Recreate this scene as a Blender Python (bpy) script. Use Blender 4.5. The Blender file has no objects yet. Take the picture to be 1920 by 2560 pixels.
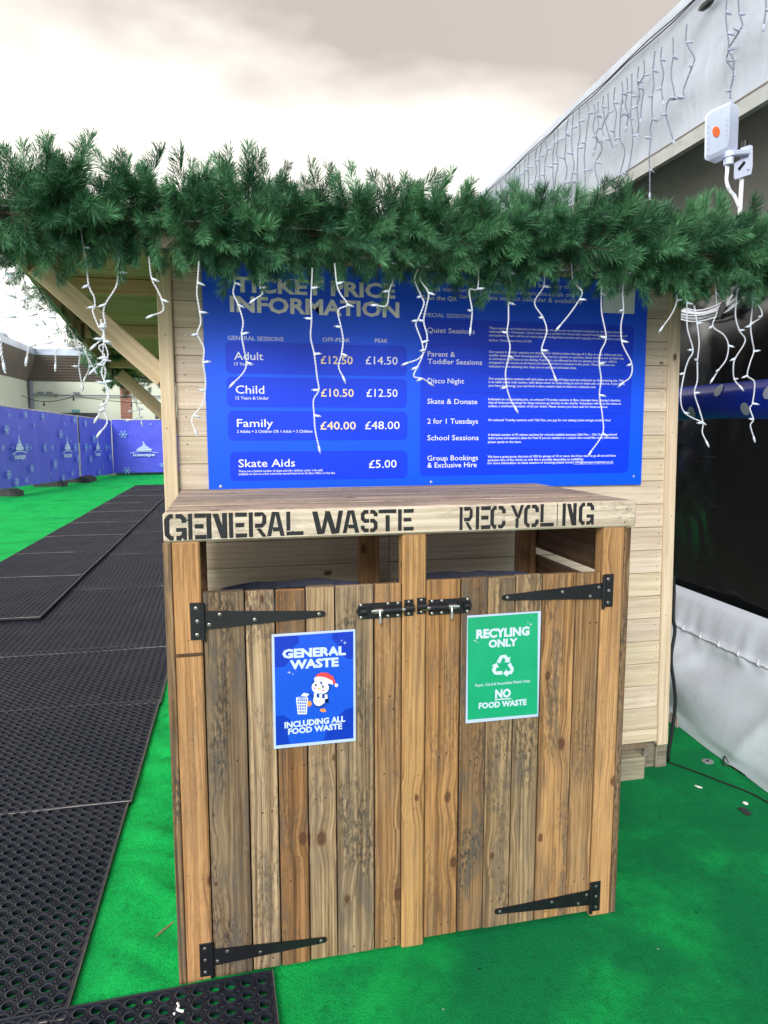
import bpy, bmesh, math, random
import numpy as np
from mathutils import Vector, Matrix, noise as mnoise
random.seed(7); np.random.seed(7)
R = math.radians
S = bpy.context.scene
COL = S.collection

# ------------------------------------------------------------------ camera, sky, sun, exposure
F, PITCH, YAW, CAM = 1756.0, 0.1199, 0.2244, (0.1456, -1.7491, 1.4471)
cam = bpy.data.objects.new('camera', bpy.data.cameras.new('camera'))
COL.objects.link(cam)
cam.location = CAM
cam.rotation_euler = (R(90) - PITCH, 0, -YAW)
cam.data.sensor_fit = 'VERTICAL'; cam.data.sensor_height = 36.0
cam.data.lens = 36.0 * F / 2560.0
cam.data.clip_start = 0.02; cam.data.clip_end = 2000
S.camera = cam

SUN_EL, SUN_AZ = 28.0, 205.0      # azimuth measured clockwise from +Y
sd = bpy.data.lights.new('sun', 'SUN'); sd.energy = 2.3; sd.angle = R(24); sd.color = (1.0, 0.965, 0.92)
so = bpy.data.objects.new('sun', sd); COL.objects.link(so)
so.rotation_euler = (R(90 - SUN_EL), 0, R(180 - SUN_AZ))

W = bpy.data.worlds.new('World'); S.world = W; W.use_nodes = True
nt = W.node_tree; nt.nodes.clear()
def wn(t, **k):
    n = nt.nodes.new(t)
    for a, b in k.items(): setattr(n, a, b)
    return n
wo = wn('ShaderNodeOutputWorld'); bg = wn('ShaderNodeBackground'); bg.inputs['Strength'].default_value = 0.1
sky = wn('ShaderNodeTexSky', sky_type='NISHITA', sun_disc=False, sun_elevation=R(SUN_EL), sun_rotation=R(SUN_AZ))
tc = wn('ShaderNodeTexCoord'); sp = wn('ShaderNodeSeparateXYZ'); nt.links.new(tc.outputs['Generated'], sp.inputs[0])
mp = wn('ShaderNodeMapping'); mp.inputs['Scale'].default_value = (1, 1, 2.4); mp.inputs['Location'].default_value = (3.1, 1.7, 0.35)
nt.links.new(tc.outputs['Generated'], mp.inputs[0])
nz = wn('ShaderNodeTexNoise'); nz.inputs['Scale'].default_value = 1.7; nz.inputs['Detail'].default_value = 5; nz.inputs['Roughness'].default_value = 0.5
nt.links.new(mp.outputs[0], nz.inputs['Vector'])
def wmath(op, a, b=None, clamp=False):
    n = wn('ShaderNodeMath', operation=op, use_clamp=clamp)
    for i, x in enumerate((a, b)):
        if x is None: continue
        if isinstance(x, (int, float)): n.inputs[i].default_value = x
        else: nt.links.new(x, n.inputs[i])
    return n.outputs[0]
el = wmath('MULTIPLY', wmath('SUBTRACT', sp.outputs[2], 0.385), 6.5)            # greyer cloud higher up
el = wmath('ADD', el, wmath('MULTIPLY', sp.outputs[0], 0.9))
lift = wmath('MULTIPLY', wmath('SUBTRACT', sp.outputs[2], 0.26), 5.0, True)
cl = wmath('MULTIPLY', wmath('MULTIPLY', wmath('SUBTRACT', nz.outputs['Fac'], 0.46), 5.4), lift)
cf = wmath('MINIMUM', wmath('POWER', wmath('ADD', el, cl, True), 0.7), 0.95)
front = wmath('ADD', wmath('MULTIPLY', sp.outputs[1], 0.5), 0.5)                # open bright sky lies beyond the kiosk
mixc = wn('ShaderNodeMix', data_type='RGBA')
nt.links.new(cf, mixc.inputs['Factor'])
hor = wn('ShaderNodeMapRange', interpolation_type='SMOOTHSTEP'); nt.links.new(sp.outputs[2], hor.inputs[0])
for i_, v_ in enumerate((0.05, 0.34, 1.0, 0.0)): hor.inputs[i_ + 1].default_value = v_
glow = wn('ShaderNodeMix', data_type='RGBA'); nt.links.new(hor.outputs[0], glow.inputs['Factor'])       # brighter clear band low over the horizon
glow.inputs['A'].default_value = (13.5, 12.7, 11.4, 1); glow.inputs['B'].default_value = (34.0, 32.5, 31.0, 1)
nt.links.new(glow.outputs['Result'], mixc.inputs['A']); mixc.inputs['B'].default_value = (4.2, 3.5, 2.9, 1)
mixb = wn('ShaderNodeMix', data_type='RGBA')
nt.links.new(wmath('POWER', front, 0.8), mixb.inputs['Factor'])
mixb.inputs['A'].default_value = (9.4, 9.6, 10.2, 1); nt.links.new(mixc.outputs['Result'], mixb.inputs['B'])
mixn = wn('ShaderNodeMix', data_type='RGBA'); mixn.inputs['Factor'].default_value = 0.10
nt.links.new(mixb.outputs['Result'], mixn.inputs['A']); nt.links.new(sky.outputs[0], mixn.inputs['B'])
nt.links.new(mixn.outputs['Result'], bg.inputs['Color']); nt.links.new(bg.outputs[0], wo.inputs[0])

vs = S.view_settings
vs.view_transform = 'Standard'; vs.look = 'None'; vs.exposure = 0.52; vs.gamma = 1.0; vs.use_curve_mapping = False
S.cycles.max_bounces = 8

# ------------------------------------------------------------------ pixel -> point on a plane (photo pixels 1920x2560)
def ray(px, py):
    X = (px - 960) / F; Y = -(py - 1280) / F
    yf = math.cos(PITCH) + Y * math.sin(PITCH); z = -math.sin(PITCH) + Y * math.cos(PITCH)
    c, s = math.cos(YAW), math.sin(YAW)
    return Vector((X * c + yf * s, -X * s + yf * c, z))
CV = Vector(CAM)
def at(px, py, y): d = ray(px, py); return CV + d * ((y - CV.y) / d.y)
def ground(px, py, z=0.0): d = ray(px, py); return CV + d * ((z - CV.z) / d.z)
def atx(px, py, x): d = ray(px, py); return CV + d * ((x - CV.x) / d.x)
def zf(ox, oy, s): return lambda x, y: (ox + x * s, oy + y * s)
zs1 = zf(480, 640, .3496); zs2 = zf(1020, 640, .3858)
z1 = zf(380, 1180, .3978); z2 = zf(1000, 1180, .3858)
z3 = zf(0, 600, .2983); z4 = zf(1480, 0, .2652); z5 = zf(1500, 560, .2893); z6 = zf(1480, 1400, .3165)
zp = zf(640, 1540, .446); zb = zf(860, 1440, .205)

# ------------------------------------------------------------------ scene helpers
def tag(o, label=None, cat=None, group=None, kind=None):
    if label: o['label'] = label
    if cat: o['category'] = cat
    if group: o['group'] = group
    if kind: o['kind'] = kind
    return o
def thing(name, loc, label, cat, group=None):
    o = bpy.data.objects.new(name, None); COL.objects.link(o)
    o.location = loc; o.empty_display_size = 0.05
    return tag(o, label, cat, group)
def kids(o): return [c for c in bpy.data.objects if c.parent == o]
def copy_tree(o, parent=None):
    ch = kids(o)
    c = o.copy(); COL.objects.link(c); c.parent = parent
    for k in ch: copy_tree(k, c)
    return c
def rootloc(o):
    while o.parent: o = o.parent
    return o.location

TXT = {}
def text_data(body, weight, res=2):
    key = (body, weight)
    if key in TXT: return TXT[key]
    cu = bpy.data.curves.new('t', 'FONT'); cu.body = body; cu.size = 1; cu.offset = weight; cu.resolution_u = res; cu.fill_mode = 'FRONT'
    ob = bpy.data.objects.new('t', cu); COL.objects.link(ob)
    dg = bpy.context.evaluated_depsgraph_get(); ev = ob.evaluated_get(dg)
    me = ev.to_mesh()
    v = [tuple(q.co) for q in me.vertices]; f = [tuple(p.vertices) for p in me.polygons]
    ev.to_mesh_clear(); bpy.data.objects.remove(ob); bpy.data.curves.remove(cu)
    TXT[key] = (v, f)
    return TXT[key]
CAPH = {}
def caph(weight):
    if weight not in CAPH:
        v, f = text_data('H', weight); CAPH[weight] = max(q[1] for q in v) - min(q[1] for q in v)
    return CAPH[weight]

class MB:
    def __init__(s): s.v = []; s.f = []; s.uv = []; s.t = []; s.m = []; s.M = None
    def add(s, verts, faces, uvs=None, tint=(1, 1, 1, 1), mi=0):
        b = len(s.v)
        if s.M is not None: verts = [s.M @ Vector(q) for q in verts]
        s.v.extend([tuple(q) for q in verts])
        for i, f in enumerate(faces):
            s.f.append([b + k for k in f]); s.m.append(mi); s.t.append(tint)
            s.uv.extend(uvs[i] if uvs else [(0.0, 0.0)] * len(f))
    def box(s, x0, x1, y0, y1, z0, z1, grain=0, tint=(1, 1, 1, 1), bev=.0015, mi=0, jit=0.0):
        bm = bmesh.new(); bmesh.ops.create_cube(bm, size=1)
        d = (x1 - x0, y1 - y0, z1 - z0); c = Vector(((x0 + x1) / 2, (y0 + y1) / 2, (z0 + z1) / 2))
        for q in bm.verts: q.co = Vector((q.co.x * d[0], q.co.y * d[1], q.co.z * d[2])) + c
        bev = min(bev, min(d) * .3)
        if bev > 0: bmesh.ops.bevel(bm, geom=list(bm.edges), offset=bev, segments=1, affect='EDGES')
        if jit:
            for q in bm.verts: q.co += Vector((random.uniform(-jit, jit), random.uniform(-jit, jit) * .3, random.uniform(-jit, jit)))
        bm.normal_update()
        oth = [a for a in range(3) if a != grain]; ou, ov = random.uniform(0, 90), random.uniform(0, 90)
        vs_, fs, us = [tuple(q.co) for q in bm.verts], [], []
        for f in bm.faces:
            n = [abs(a) for a in f.normal]; k = n.index(max(n))
            fs.append([q.index for q in f.verts])
            if k == grain: us.append([((q.co[oth[0]]) * .3 + ou, q.co[oth[1]] + ov) for q in f.verts])
            else:
                a = [j for j in oth if j != k][0]
                us.append([(q.co[grain] + ou, q.co[a] + ov + (0.37 if k == oth[0] else 0)) for q in f.verts])
        bm.free()
        if len(tint) == 3: tint = tuple(tint) + (1,)
        s.add(vs_, fs, us, tint, mi)
    def bar(s, p0, p1, w, h, up=(0, 0, 1), tint=(1, 1, 1, 1), bev=.0015, mi=0):
        p0, p1 = Vector(p0), Vector(p1); d = p1 - p0; L = d.length; x = d.normalized()
        z = Vector(up) - x * x.dot(Vector(up)); z.normalize(); y = z.cross(x)
        old = s.M
        m = Matrix((x, y, z)).transposed().to_4x4(); m.translation = p0
        s.M = m if old is None else old @ m
        s.box(0, L, -w / 2, w / 2, -h / 2, h / 2, 0, tint, bev, mi); s.M = old
    def prism(s, pts, off, tint=(1, 1, 1, 1), mi=0, uvs=1.0):
        # pts: planar polygon (3D) ; off: thickness vector added to make the back
        n = len(pts); p = [Vector(q) for q in pts]; o = Vector(off)
        nrm = Vector((0, 0, 0))
        for i in range(n): nrm += p[i].cross(p[(i + 1) % n])
        if nrm.dot(o) > 0: p = p[::-1]
        vs_ = p + [q + o for q in p]
        fs = [list(range(n)), list(range(2 * n - 1, n - 1, -1))] + [[i, n + i, n + (i + 1) % n, (i + 1) % n] for i in range(n)]
        us = [[(vs_[k].z * uvs, vs_[k].x * uvs) for k in f] for f in fs]
        s.add(vs_, fs, us, tint, mi)
    def tube(s, path, r, sides=6, tint=(1, 1, 1, 1), mi=0, cap=True):
        P = [Vector(p) for p in path]; n = len(P)
        rr = r if isinstance(r, (list, tuple)) else [r] * n
        vs_, fs = [], []; up = Vector((.31, .17, .93)).normalized(); px = None
        for i, p in enumerate(P):
            d = (P[min(i + 1, n - 1)] - P[max(i - 1, 0)])
            if d.length < 1e-9: d = Vector((0, 0, 1))
            d.normalize()
            if px is None:
                px = d.cross(up)
                if px.length < .1: px = d.cross(Vector((1, 0, 0)))
            px = px - d * px.dot(d); px.normalize(); py = d.cross(px)
            for k in range(sides):
                a = 2 * math.pi * k / sides
                vs_.append(p + px * (math.cos(a) * rr[i]) + py * (math.sin(a) * rr[i]))
        for i in range(n - 1):
            for k in range(sides):
                k2 = (k + 1) % sides
                fs.append([i * sides + k, i * sides + k2, (i + 1) * sides + k2, (i + 1) * sides + k])
        if cap: fs.append(list(range(sides))[::-1]); fs.append([(n - 1) * sides + k for k in range(sides)])
        s.add(vs_, fs, None, tint, mi)
    def disc(s, c, n, r, h, sides=12, mi=0, tint=(1, 1, 1, 1)):
        c = Vector(c); n = Vector(n).normalized(); s.tube([c, c + n * h * .7, c + n * h], [r, r, r * .7], sides, tint, mi)
    def text(s, body, x0, x1, z, cap, y, weight=0.0, mi=0, slope=0.0, align='fit'):
        v, f = text_data(body, weight)
        mnx = min(q[0] for q in v); mxx = max(q[0] for q in v); k = cap / caph(weight)
        kx = (x1 - x0) / (mxx - mnx)
        s.add([(x0 + (q[0] - mnx) * kx, y, z + q[1] * k + (q[0] - mnx) * kx * slope) for q in v], f, None, (1, 1, 1, 1), mi)
    def build(s, name, mats, parent=None, smooth=False):
        me = bpy.data.meshes.new(name)
        o0 = Vector(rootloc(parent)) if parent else Vector((0, 0, 0))
        V = np.array([tuple(q) for q in s.v], dtype=np.float32) - np.array(tuple(o0), dtype=np.float32)
        nl = sum(len(f) for f in s.f); nf = len(s.f)
        ls = np.zeros(nf, dtype=np.int32); lv = np.empty(nl, dtype=np.int32); k = 0; cnt = np.empty(nf, dtype=np.int32)
        for i, f in enumerate(s.f):
            ls[i] = k; cnt[i] = len(f); lv[k:k + len(f)] = f; k += len(f)
        me.vertices.add(len(V)); me.vertices.foreach_set('co', V.ravel())
        me.loops.add(nl); me.loops.foreach_set('vertex_index', lv)
        me.polygons.add(nf); me.polygons.foreach_set('loop_start', ls)
        if not isinstance(mats, (list, tuple)): mats = [mats]
        for m in mats: me.materials.append(m)
        me.polygons.foreach_set('material_index', np.array(s.m, dtype=np.int32))
        me.update(calc_edges=True)
        uvl = me.uv_layers.new(name='UVMap'); uvl.data.foreach_set('uv', np.array(s.uv, dtype=np.float32).ravel())
        ca = me.color_attributes.new('tint', 'FLOAT_COLOR', 'CORNER')
        T = np.array([tuple(t) + (1,) * (4 - len(t)) for t in s.t], dtype=np.float32)
        ca.data.foreach_set('color', np.repeat(T, cnt, axis=0).ravel())
        me.polygons.foreach_set('use_smooth', np.full(nf, bool(smooth)))
        me.validate(); me.update()
        o = bpy.data.objects.new(name, me); COL.objects.link(o)
        if parent: o.parent = parent
        return o

# ------------------------------------------------------------------ materials
class NT:
    def __init__(s, name):
        s.m = bpy.data.materials.new(name); s.m.use_nodes = True; s.t = s.m.node_tree
        s.b = s.t.nodes['Principled BSDF']
    def n(s, t, **k):
        q = s.t.nodes.new(t)
        for a, b in k.items(): setattr(q, a, b)
        return q
    def put(s, sock, x):
        if isinstance(x, bpy.types.NodeSocket): s.t.links.new(x, sock)
        elif isinstance(x, (tuple, list)) and len(x) == 3 and sock.type == 'RGBA': sock.default_value = tuple(x) + (1,)
        else: sock.default_value = x
    def math(s, op, a, b=None, c=None, clamp=False):
        q = s.n('ShaderNodeMath', operation=op, use_clamp=clamp)
        for i, x in enumerate((a, b, c)):
            if x is not None: s.put(q.inputs[i], x)
        return q.outputs[0]
    def vec(s, x, y, z=0.0):
        q = s.n('ShaderNodeCombineXYZ')
        for i, a in enumerate((x, y, z)): s.put(q.inputs[i], a)
        return q.outputs[0]
    def noise(s, v, scale=1.0, detail=2.0, rough=.5, dist=0.0):
        q = s.n('ShaderNodeTexNoise'); s.put(q.inputs['Vector'], v); q.inputs['Scale'].default_value = scale
        q.inputs['Detail'].default_value = detail; q.inputs['Roughness'].default_value = rough; q.inputs['Distortion'].default_value = dist
        return q.outputs['Fac']
    def smooth(s, x, a, b, lo=0.0, hi=1.0):
        q = s.n('ShaderNodeMapRange', interpolation_type='SMOOTHSTEP'); s.put(q.inputs[0], x)
        for i, y in enumerate((a, b, lo, hi)): q.inputs[i + 1].default_value = y
        return q.outputs[0]
    def mix(s, f, a, b, mode='MIX'):
        q = s.n('ShaderNodeMix', data_type='RGBA', blend_type=mode); s.put(q.inputs['Factor'], f); s.put(q.inputs['A'], a); s.put(q.inputs['B'], b)
        return q.outputs['Result']
    def bump(s, h, strength=.3, dist=.002):
        q = s.n('ShaderNodeBump'); q.inputs['Strength'].default_value = strength; q.inputs['Distance'].default_value = dist
        s.put(q.inputs['Height'], h); s.t.links.new(q.outputs[0], s.b.inputs['Normal'])
    def out(s, color=None, rough=None, metal=None, spec=None):
        if color is not None: s.put(s.b.inputs['Base Color'], color)
        if rough is not None: s.put(s.b.inputs['Roughness'], rough)
        if metal is not None: s.b.inputs['Metallic'].default_value = metal
        if spec is not None: s.b.inputs['Specular IOR Level'].default_value = spec
        return s.m
    def obj(s): return s.n('ShaderNodeTexCoord').outputs['Object']
    def pos(s): return s.n('ShaderNodeNewGeometry').outputs['Position']
    def tint(s): return s.n('ShaderNodeAttribute', attribute_name='tint')

def wood(name, dark, light, knots=.4, stain=.3, mold=.0, cracks=.2, rough=.75, freq=85, bump=.35, streak=.25):
    k = NT(name)
    uv = k.n('ShaderNodeUVMap', uv_map='UVMap'); sx = k.n('ShaderNodeSeparateXYZ'); k.t.links.new(uv.outputs[0], sx.inputs[0])
    U, V = sx.outputs[0], sx.outputs[1]; m = k.math
    warp = m('SUBTRACT', k.noise(k.vec(m('MULTIPLY', U, 1.1), m('MULTIPLY', V, 5.0)), 1, 2), .5)
    vo = k.n('ShaderNodeTexVoronoi', voronoi_dimensions='2D'); vo.inputs['Scale'].default_value = 1
    k.put(vo.inputs['Vector'], k.vec(m('MULTIPLY', U, 4.6), m('MULTIPLY', V, 8.0)))
    cs = k.n('ShaderNodeSeparateColor'); k.t.links.new(vo.outputs['Color'], cs.inputs[0])
    sel = m('LESS_THAN', cs.outputs[0], knots)
    D = m('ADD', vo.outputs['Distance'], m('MULTIPLY', m('SUBTRACT', k.noise(k.vec(m('MULTIPLY', U, 60), m('MULTIPLY', V, 60)), 1, 1), .5), .05))
    ksz = m('MULTIPLY_ADD', cs.outputs[1], .07, .028)
    kn = m('MULTIPLY', sel, k.smooth(m('DIVIDE', D, ksz), .8, 1.15, 1, 0))
    ring = m('MULTIPLY', sel, k.smooth(m('ABSOLUTE', m('SUBTRACT', m('DIVIDE', D, ksz), 1.15)), 0, .25, 1, 0))
    halo = m('MULTIPLY', sel, k.smooth(D, .05, .42, 1, 0))
    g = m('ADD', V, m('ADD', m('MULTIPLY', warp, .030), m('MULTIPLY', halo, .010)))
    rings = k.noise(k.vec(m('MULTIPLY', U, .9), m('MULTIPLY', g, float(freq))), 1, 3, .6)
    wv = m('MULTIPLY_ADD', m('SINE', m('ADD', m('MULTIPLY', g, freq * 5.2), m('MULTIPLY', warp, 12))), .5, .5)
    fine = k.noise(k.vec(m('MULTIPLY', U, 14), m('MULTIPLY', g, 620)), 1, 2, .6)
    gr = m('ADD', m('ADD', m('MULTIPLY', k.smooth(rings, .3, .7), .55), m('MULTIPLY', wv, .09)), m('MULTIPLY', fine, .44))
    col = k.mix(k.smooth(gr, .15, .95), dark, light)
    big = k.noise(k.vec(m('MULTIPLY', U, 2.3), m('MULTIPLY', V, 9)), 1, 3)
    col = k.mix(m('MULTIPLY', k.smooth(big, .3, .7), .35), col, k.mix(1.0, col, (.62, .58, .52), 'MULTIPLY'))
    s4 = k.noise(k.vec(m('MULTIPLY', U, 5), m('MULTIPLY', g, 230)), 1, 2, .6)
    col = k.mix(m('MULTIPLY', k.smooth(s4, .48, .68), streak), col, k.mix(1.0, col, (.38, .31, .26), 'MULTIPLY'))
    ti = k.tint()
    col = k.mix(1.0, col, ti.outputs['Color'], 'MULTIPLY')
    al = ti.outputs['Alpha']
    if mold > 0:
        s1 = k.noise(k.vec(m('MULTIPLY', U, 45), m('MULTIPLY', V, 130)), 1, 3, .65)
        s2 = k.noise(k.vec(m('MULTIPLY', U, 3.5), m('MULTIPLY', V, 9)), 1, 3, .6)
        mo = m('MULTIPLY', m('MULTIPLY', k.smooth(s1, .45, .57), k.smooth(s2, .44, .60)), m('MULTIPLY', al, mold), clamp=True)
        col = k.mix(mo, col, (.055, .045, .036))
        s3 = k.noise(k.vec(m('MULTIPLY', U, 5), m('MULTIPLY', V, 22)), 1, 4, .62)
        col = k.mix(m('MULTIPLY', k.smooth(s3, .46, .66), m('MULTIPLY', al, .75 * mold), clamp=True), col, (.10, .085, .07))
    if stain > 0:
        st = k.noise(k.vec(m('MULTIPLY', U, 1.6), m('MULTIPLY', V, 16)), 1, 4, .6)
        col = k.mix(m('MULTIPLY', k.smooth(st, .47, .68), stain), col, (.13, .105, .08))
    if cracks > 0:
        cr = k.noise(k.vec(m('MULTIPLY', U, 2.2), m('MULTIPLY', g, 130)), 1, 1, .5)
        col = k.mix(m('MULTIPLY', k.smooth(cr, .655, .69), cracks), col, (.03, .022, .016))
    col = k.mix(m('MULTIPLY', ring, .45), col, (.16, .075, .035))
    col = k.mix(m('MULTIPLY', kn, .85), col, (.085, .036, .02))
    k.bump(m('ADD', gr, m('MULTIPLY', kn, .4)), bump, .0015)
    return k.out(col, rough, spec=.25)

def plain(name, color, rough=.5, metal=0.0, var=.12, scale=30.0, bumpd=0.0, spec=None, coat=0.0):
    k = NT(name); o = k.obj()
    nz_ = k.noise(o, scale, 4, .6); n2 = k.noise(o, scale * .13, 2, .5)
    f = k.math('MULTIPLY', k.math('ADD', k.smooth(nz_, .35, .7), k.smooth(n2, .3, .7)), .5)
    col = k.mix(f, tuple(c * (1 - var) for c in color), tuple(min(1, c * (1 + var)) for c in color))
    if bumpd: k.bump(nz_, .4, bumpd)
    if coat: k.b.inputs['Coat Weight'].default_value = coat; k.b.inputs['Coat Roughness'].default_value = .12
    return k.out(col, k.math('MULTIPLY_ADD', nz_, .18, rough - .09), metal, spec)

M = {}
M['pine'] = wood('kiosk_pine', (.63, .52, .385), (.76, .66, .52), knots=.16, stain=.10, cracks=.12, rough=.7, freq=60, bump=.2, streak=.3)
M['pine_post'] = wood('planed_post', (.62, .50, .355), (.77, .65, .49), knots=.08, stain=.08, cracks=.05, rough=.7, freq=55, bump=.2)
M['soffit'] = wood('ceiling_board', (.74, .48, .30), (.86, .66, .47), knots=.14, stain=.05, cracks=.05, rough=.65, freq=50, bump=.15)
M['pallet'] = wood('pallet_plank', (.19, .118, .062), (.55, .395, .235), knots=.34, stain=.42, mold=.95, cracks=.55, rough=.85, freq=75, bump=.6, streak=.62)
M['stud'] = wood('treated_stud', (.30, .17, .078), (.53, .335, .172), knots=.16, stain=.30, mold=.45, cracks=.40, rough=.75, freq=80, bump=.4, streak=.5)
M['lid'] = wood('weathered_lid', (.34, .26, .20), (.70, .58, .47), knots=.12, stain=.5, mold=.5, cracks=.5, rough=.9, freq=80, bump=.5, streak=.5)
M['pale'] = wood('pale_board', (.54, .45, .34), (.74, .66, .54), knots=.06, stain=.26, mold=.30, cracks=.12, rough=.8, freq=60, bump=.35)
M['slat'] = wood('dark_slat', (.15, .085, .045), (.27, .17, .09), knots=.2, stain=.4, mold=.4, cracks=.3, rough=.85)
M['block'] = wood('grey_timber', (.24, .21, .165), (.40, .36, .29), knots=.1, stain=.3, mold=.4, cracks=.2, rough=.9)
M['black_iron'] = plain('black_iron', (.0045, .0055, .009), .5, 0, .35, 60, .0004)
M['zinc'] = plain('zinc', (.55, .56, .56), .33, 1.0, .2, 90)
M['screw'] = plain('screw_head', (.52, .50, .46), .35, .9, .3, 200)
M['hole'] = plain('nail_hole', (.02, .014, .01), .9)
M['nail'] = plain('bright_nail', (.75, .74, .72), .4, .6)
M['ink'] = plain('stencil_paint', (.012, .013, .016), .8, 0, .5, 120)
k = NT('rubber'); p = k.pos(); a_ = k.noise(p, 3.2, 5, .7); b_ = k.noise(p, 70, 3, .7)
k.bump(b_, .4, .0006)
M['rubber'] = k.out(k.mix(k.math('MULTIPLY', k.smooth(a_, .42, .66), k.smooth(b_, .35, .65)), (.0070, .0105, .022), (.026, .029, .038)), .5)
M['rubber_edge_glint'] = plain('rubber_edge_glint', (.24, .22, .21), .7, 0, .6, 22)  # sky glint on the bevelled mat edge, painted as pale rubber
M['cable_white'] = plain('white_cable', (.74, .77, .83), .4, 0, .05)
M['cable_shaded'] = plain('shaded_cable', (.17, .20, .27), .5, 0, .05)  # pelmet light cable with its shade painted into the colour
M['husk_shaded'] = plain('shaded_husk', (.40, .45, .57), .4, 0, .05)  # bulb husk darkened by the same painted-in shade
M['husk'] = plain('bulb_husk', (.66, .74, .86), .3, 0, .05)
M['black_cable'] = plain('black_cable', (.012, .013, .016), .45)
k = NT('clear_tip'); k.b.inputs['Transmission Weight'].default_value = .7; M['tip'] = k.out((.8, .83, .86), .15)
M['abs_white'] = plain('white_plastic', (.58, .66, .84), .35, 0, .04)
M['orange'] = plain('orange_badge', (.78, .17, .05), .4)
M['grey_steel'] = plain('galvanised', (.42, .43, .44), .45, .6, .2, 50)
M['tub'] = plain('dark_tub', (.012, .02, .045), .5)
k = NT('bin_liner'); o = k.obj(); nzz = k.noise(o, 40, 4, .7, 1.5); k.bump(nzz, 1.0, .01)
k.b.inputs['Transmission Weight'].default_value = .25; k.b.inputs['IOR'].default_value = 1.1
M['liner'] = k.out((.22, .25, .36), .25)

def foliage(name, a, b):
    k = NT(name); t = k.tint(); o = k.pos()
    col = k.mix(t.outputs['Fac'], a, b)
    col = k.mix(1.0, col, k.mix(k.noise(o, 9, 2), (.7, .75, .8), (1.25, 1.2, 1.05)), 'MULTIPLY')
    k.b.inputs['Subsurface Weight'].default_value = 0
    return k.out(col, .48, spec=.35)
M['needle'] = foliage('pvc_needle', (.010, .060, .031), (.115, .32, .15))
M['twig'] = plain('garland_wire', (.06, .045, .03), .8)

# ---- carpet
k = NT('green_carpet'); p = k.pos()
f1 = k.noise(p, 420, 3, .7); f2 = k.noise(p, 2.2, 4, .62); f3 = k.noise(p, 7.5, 4, .65); f4 = k.noise(p, 60, 3, .6)
c = k.mix(k.smooth(f1, .3, .72), (.006, .33, .066), (.016, .78, .155))
c = k.mix(k.math('MULTIPLY', k.smooth(f2, .44, .66), .35), c, (.004, .19, .05))
c = k.mix(k.math('MULTIPLY', k.smooth(f3, .46, .70), .2), c, (.004, .12, .05))
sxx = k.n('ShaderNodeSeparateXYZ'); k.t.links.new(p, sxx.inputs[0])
dirt_shade = k.math('ADD', k.smooth(sxx.outputs[0], -.1, 1.3, -.16, .10), k.noise(p, 1.7, 5, .65))      # trodden-in dirt, deepened to the right to paint in the marquee's shade
c = k.mix(k.math('MULTIPLY', k.smooth(dirt_shade, .38, .64), .78), c, (.005, .155, .062))
f5 = k.noise(p, 24, 4, .7); c = k.mix(k.math('MULTIPLY', k.smooth(f5, .5, .7), .35), c, (.004, .13, .045))
c = k.mix(k.math('MULTIPLY', k.smooth(f4, .62, .8), .25), c, (.004, .10, .03))
vz = k.n('ShaderNodeTexVoronoi'); vz.inputs['Scale'].default_value = 14; k.put(vz.inputs['Vector'], p)
cz = k.n('ShaderNodeSeparateColor'); k.t.links.new(vz.outputs['Color'], cz.inputs[0])
fleck = k.math('MULTIPLY', k.smooth(vz.outputs['Distance'], .035, .055, 1, 0), k.math('LESS_THAN', cz.outputs[0], .22))
c = k.mix(k.math('MULTIPLY', fleck, .7), c, (.45, .5, .42))
fdark = k.math('MULTIPLY', k.smooth(vz.outputs['Distance'], .05, .10, 1, 0), k.math('GREATER_THAN', cz.outputs[0], .8))
c = k.mix(k.math('MULTIPLY', fdark, .6), c, (.005, .03, .015))
f6 = k.noise(p, 170, 2, .7); c = k.mix(k.math('MULTIPLY', k.smooth(f6, .42, .64), .45), c, k.mix(1.0, c, (.42, .48, .5), 'MULTIPLY'))
k.bump(k.math('ADD', f1, k.math('ADD', f6, k.math('MULTIPLY', f4, .5))), .9, .004)
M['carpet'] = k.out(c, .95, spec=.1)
k = NT('pale_concrete'); p = k.pos(); M['pale_concrete'] = k.out(k.mix(k.noise(p, 60, 4, .7), (.25, .24, .23), (.36, .35, .335)), .95)  # concrete, made pale to bounce neutral light onto canopy and walls

# ---- sign / poster paints
def paint(name, c, rough=.45, var=.05, coat=0): return plain(name, c, rough, 0, var, 25, coat=coat)
k = NT('sign_blue'); sx = k.n('ShaderNodeSeparateXYZ'); k.t.links.new(k.pos(), sx.inputs[0])
# printed artwork: the panel's own blue runs from violet-blue at the top to a brighter blue below
k.bump(k.noise(k.pos(), 500, 2), .12, .0005)
M['sign_blue'] = k.out(k.mix(k.smooth(sx.outputs[2], 1.25, 1.8), (.002, .095, 1.0), (.018, .12, .95)), .42, spec=.3)
k = NT('sign_panel'); sx = k.n('ShaderNodeSeparateXYZ'); k.t.links.new(k.pos(), sx.inputs[0])
k.bump(k.noise(k.pos(), 500, 2), .12, .0005)
M['sign_panel'] = k.out(k.mix(k.smooth(sx.outputs[2], 1.25, 1.8), (.002, .045, .88), (.014, .066, .76)), .42, spec=.3)
M['sign_line'] = paint('sign_line', (.002, .018, .55))
M['sign_white'] = paint('sign_white', (.84, .89, .93))
M['sign_title'] = plain('sign_title', (.86, .88, .87), .5, 0, .14, 120)
M['sign_cream'] = paint('sign_cream', (.86, .72, .42))
M['laminate'] = paint('laminate', (.47, .58, .80), .22)
M['poster_blue'] = plain('poster_blue', (.010, .085, .66), .25, 0, .10, 8)
M['poster_dark'] = plain('poster_dark_blue', (.006, .035, .46), .25, 0, .1, 8)
M['poster_green'] = plain('poster_green', (.012, .36, .17), .25, 0, .10, 10)
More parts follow.
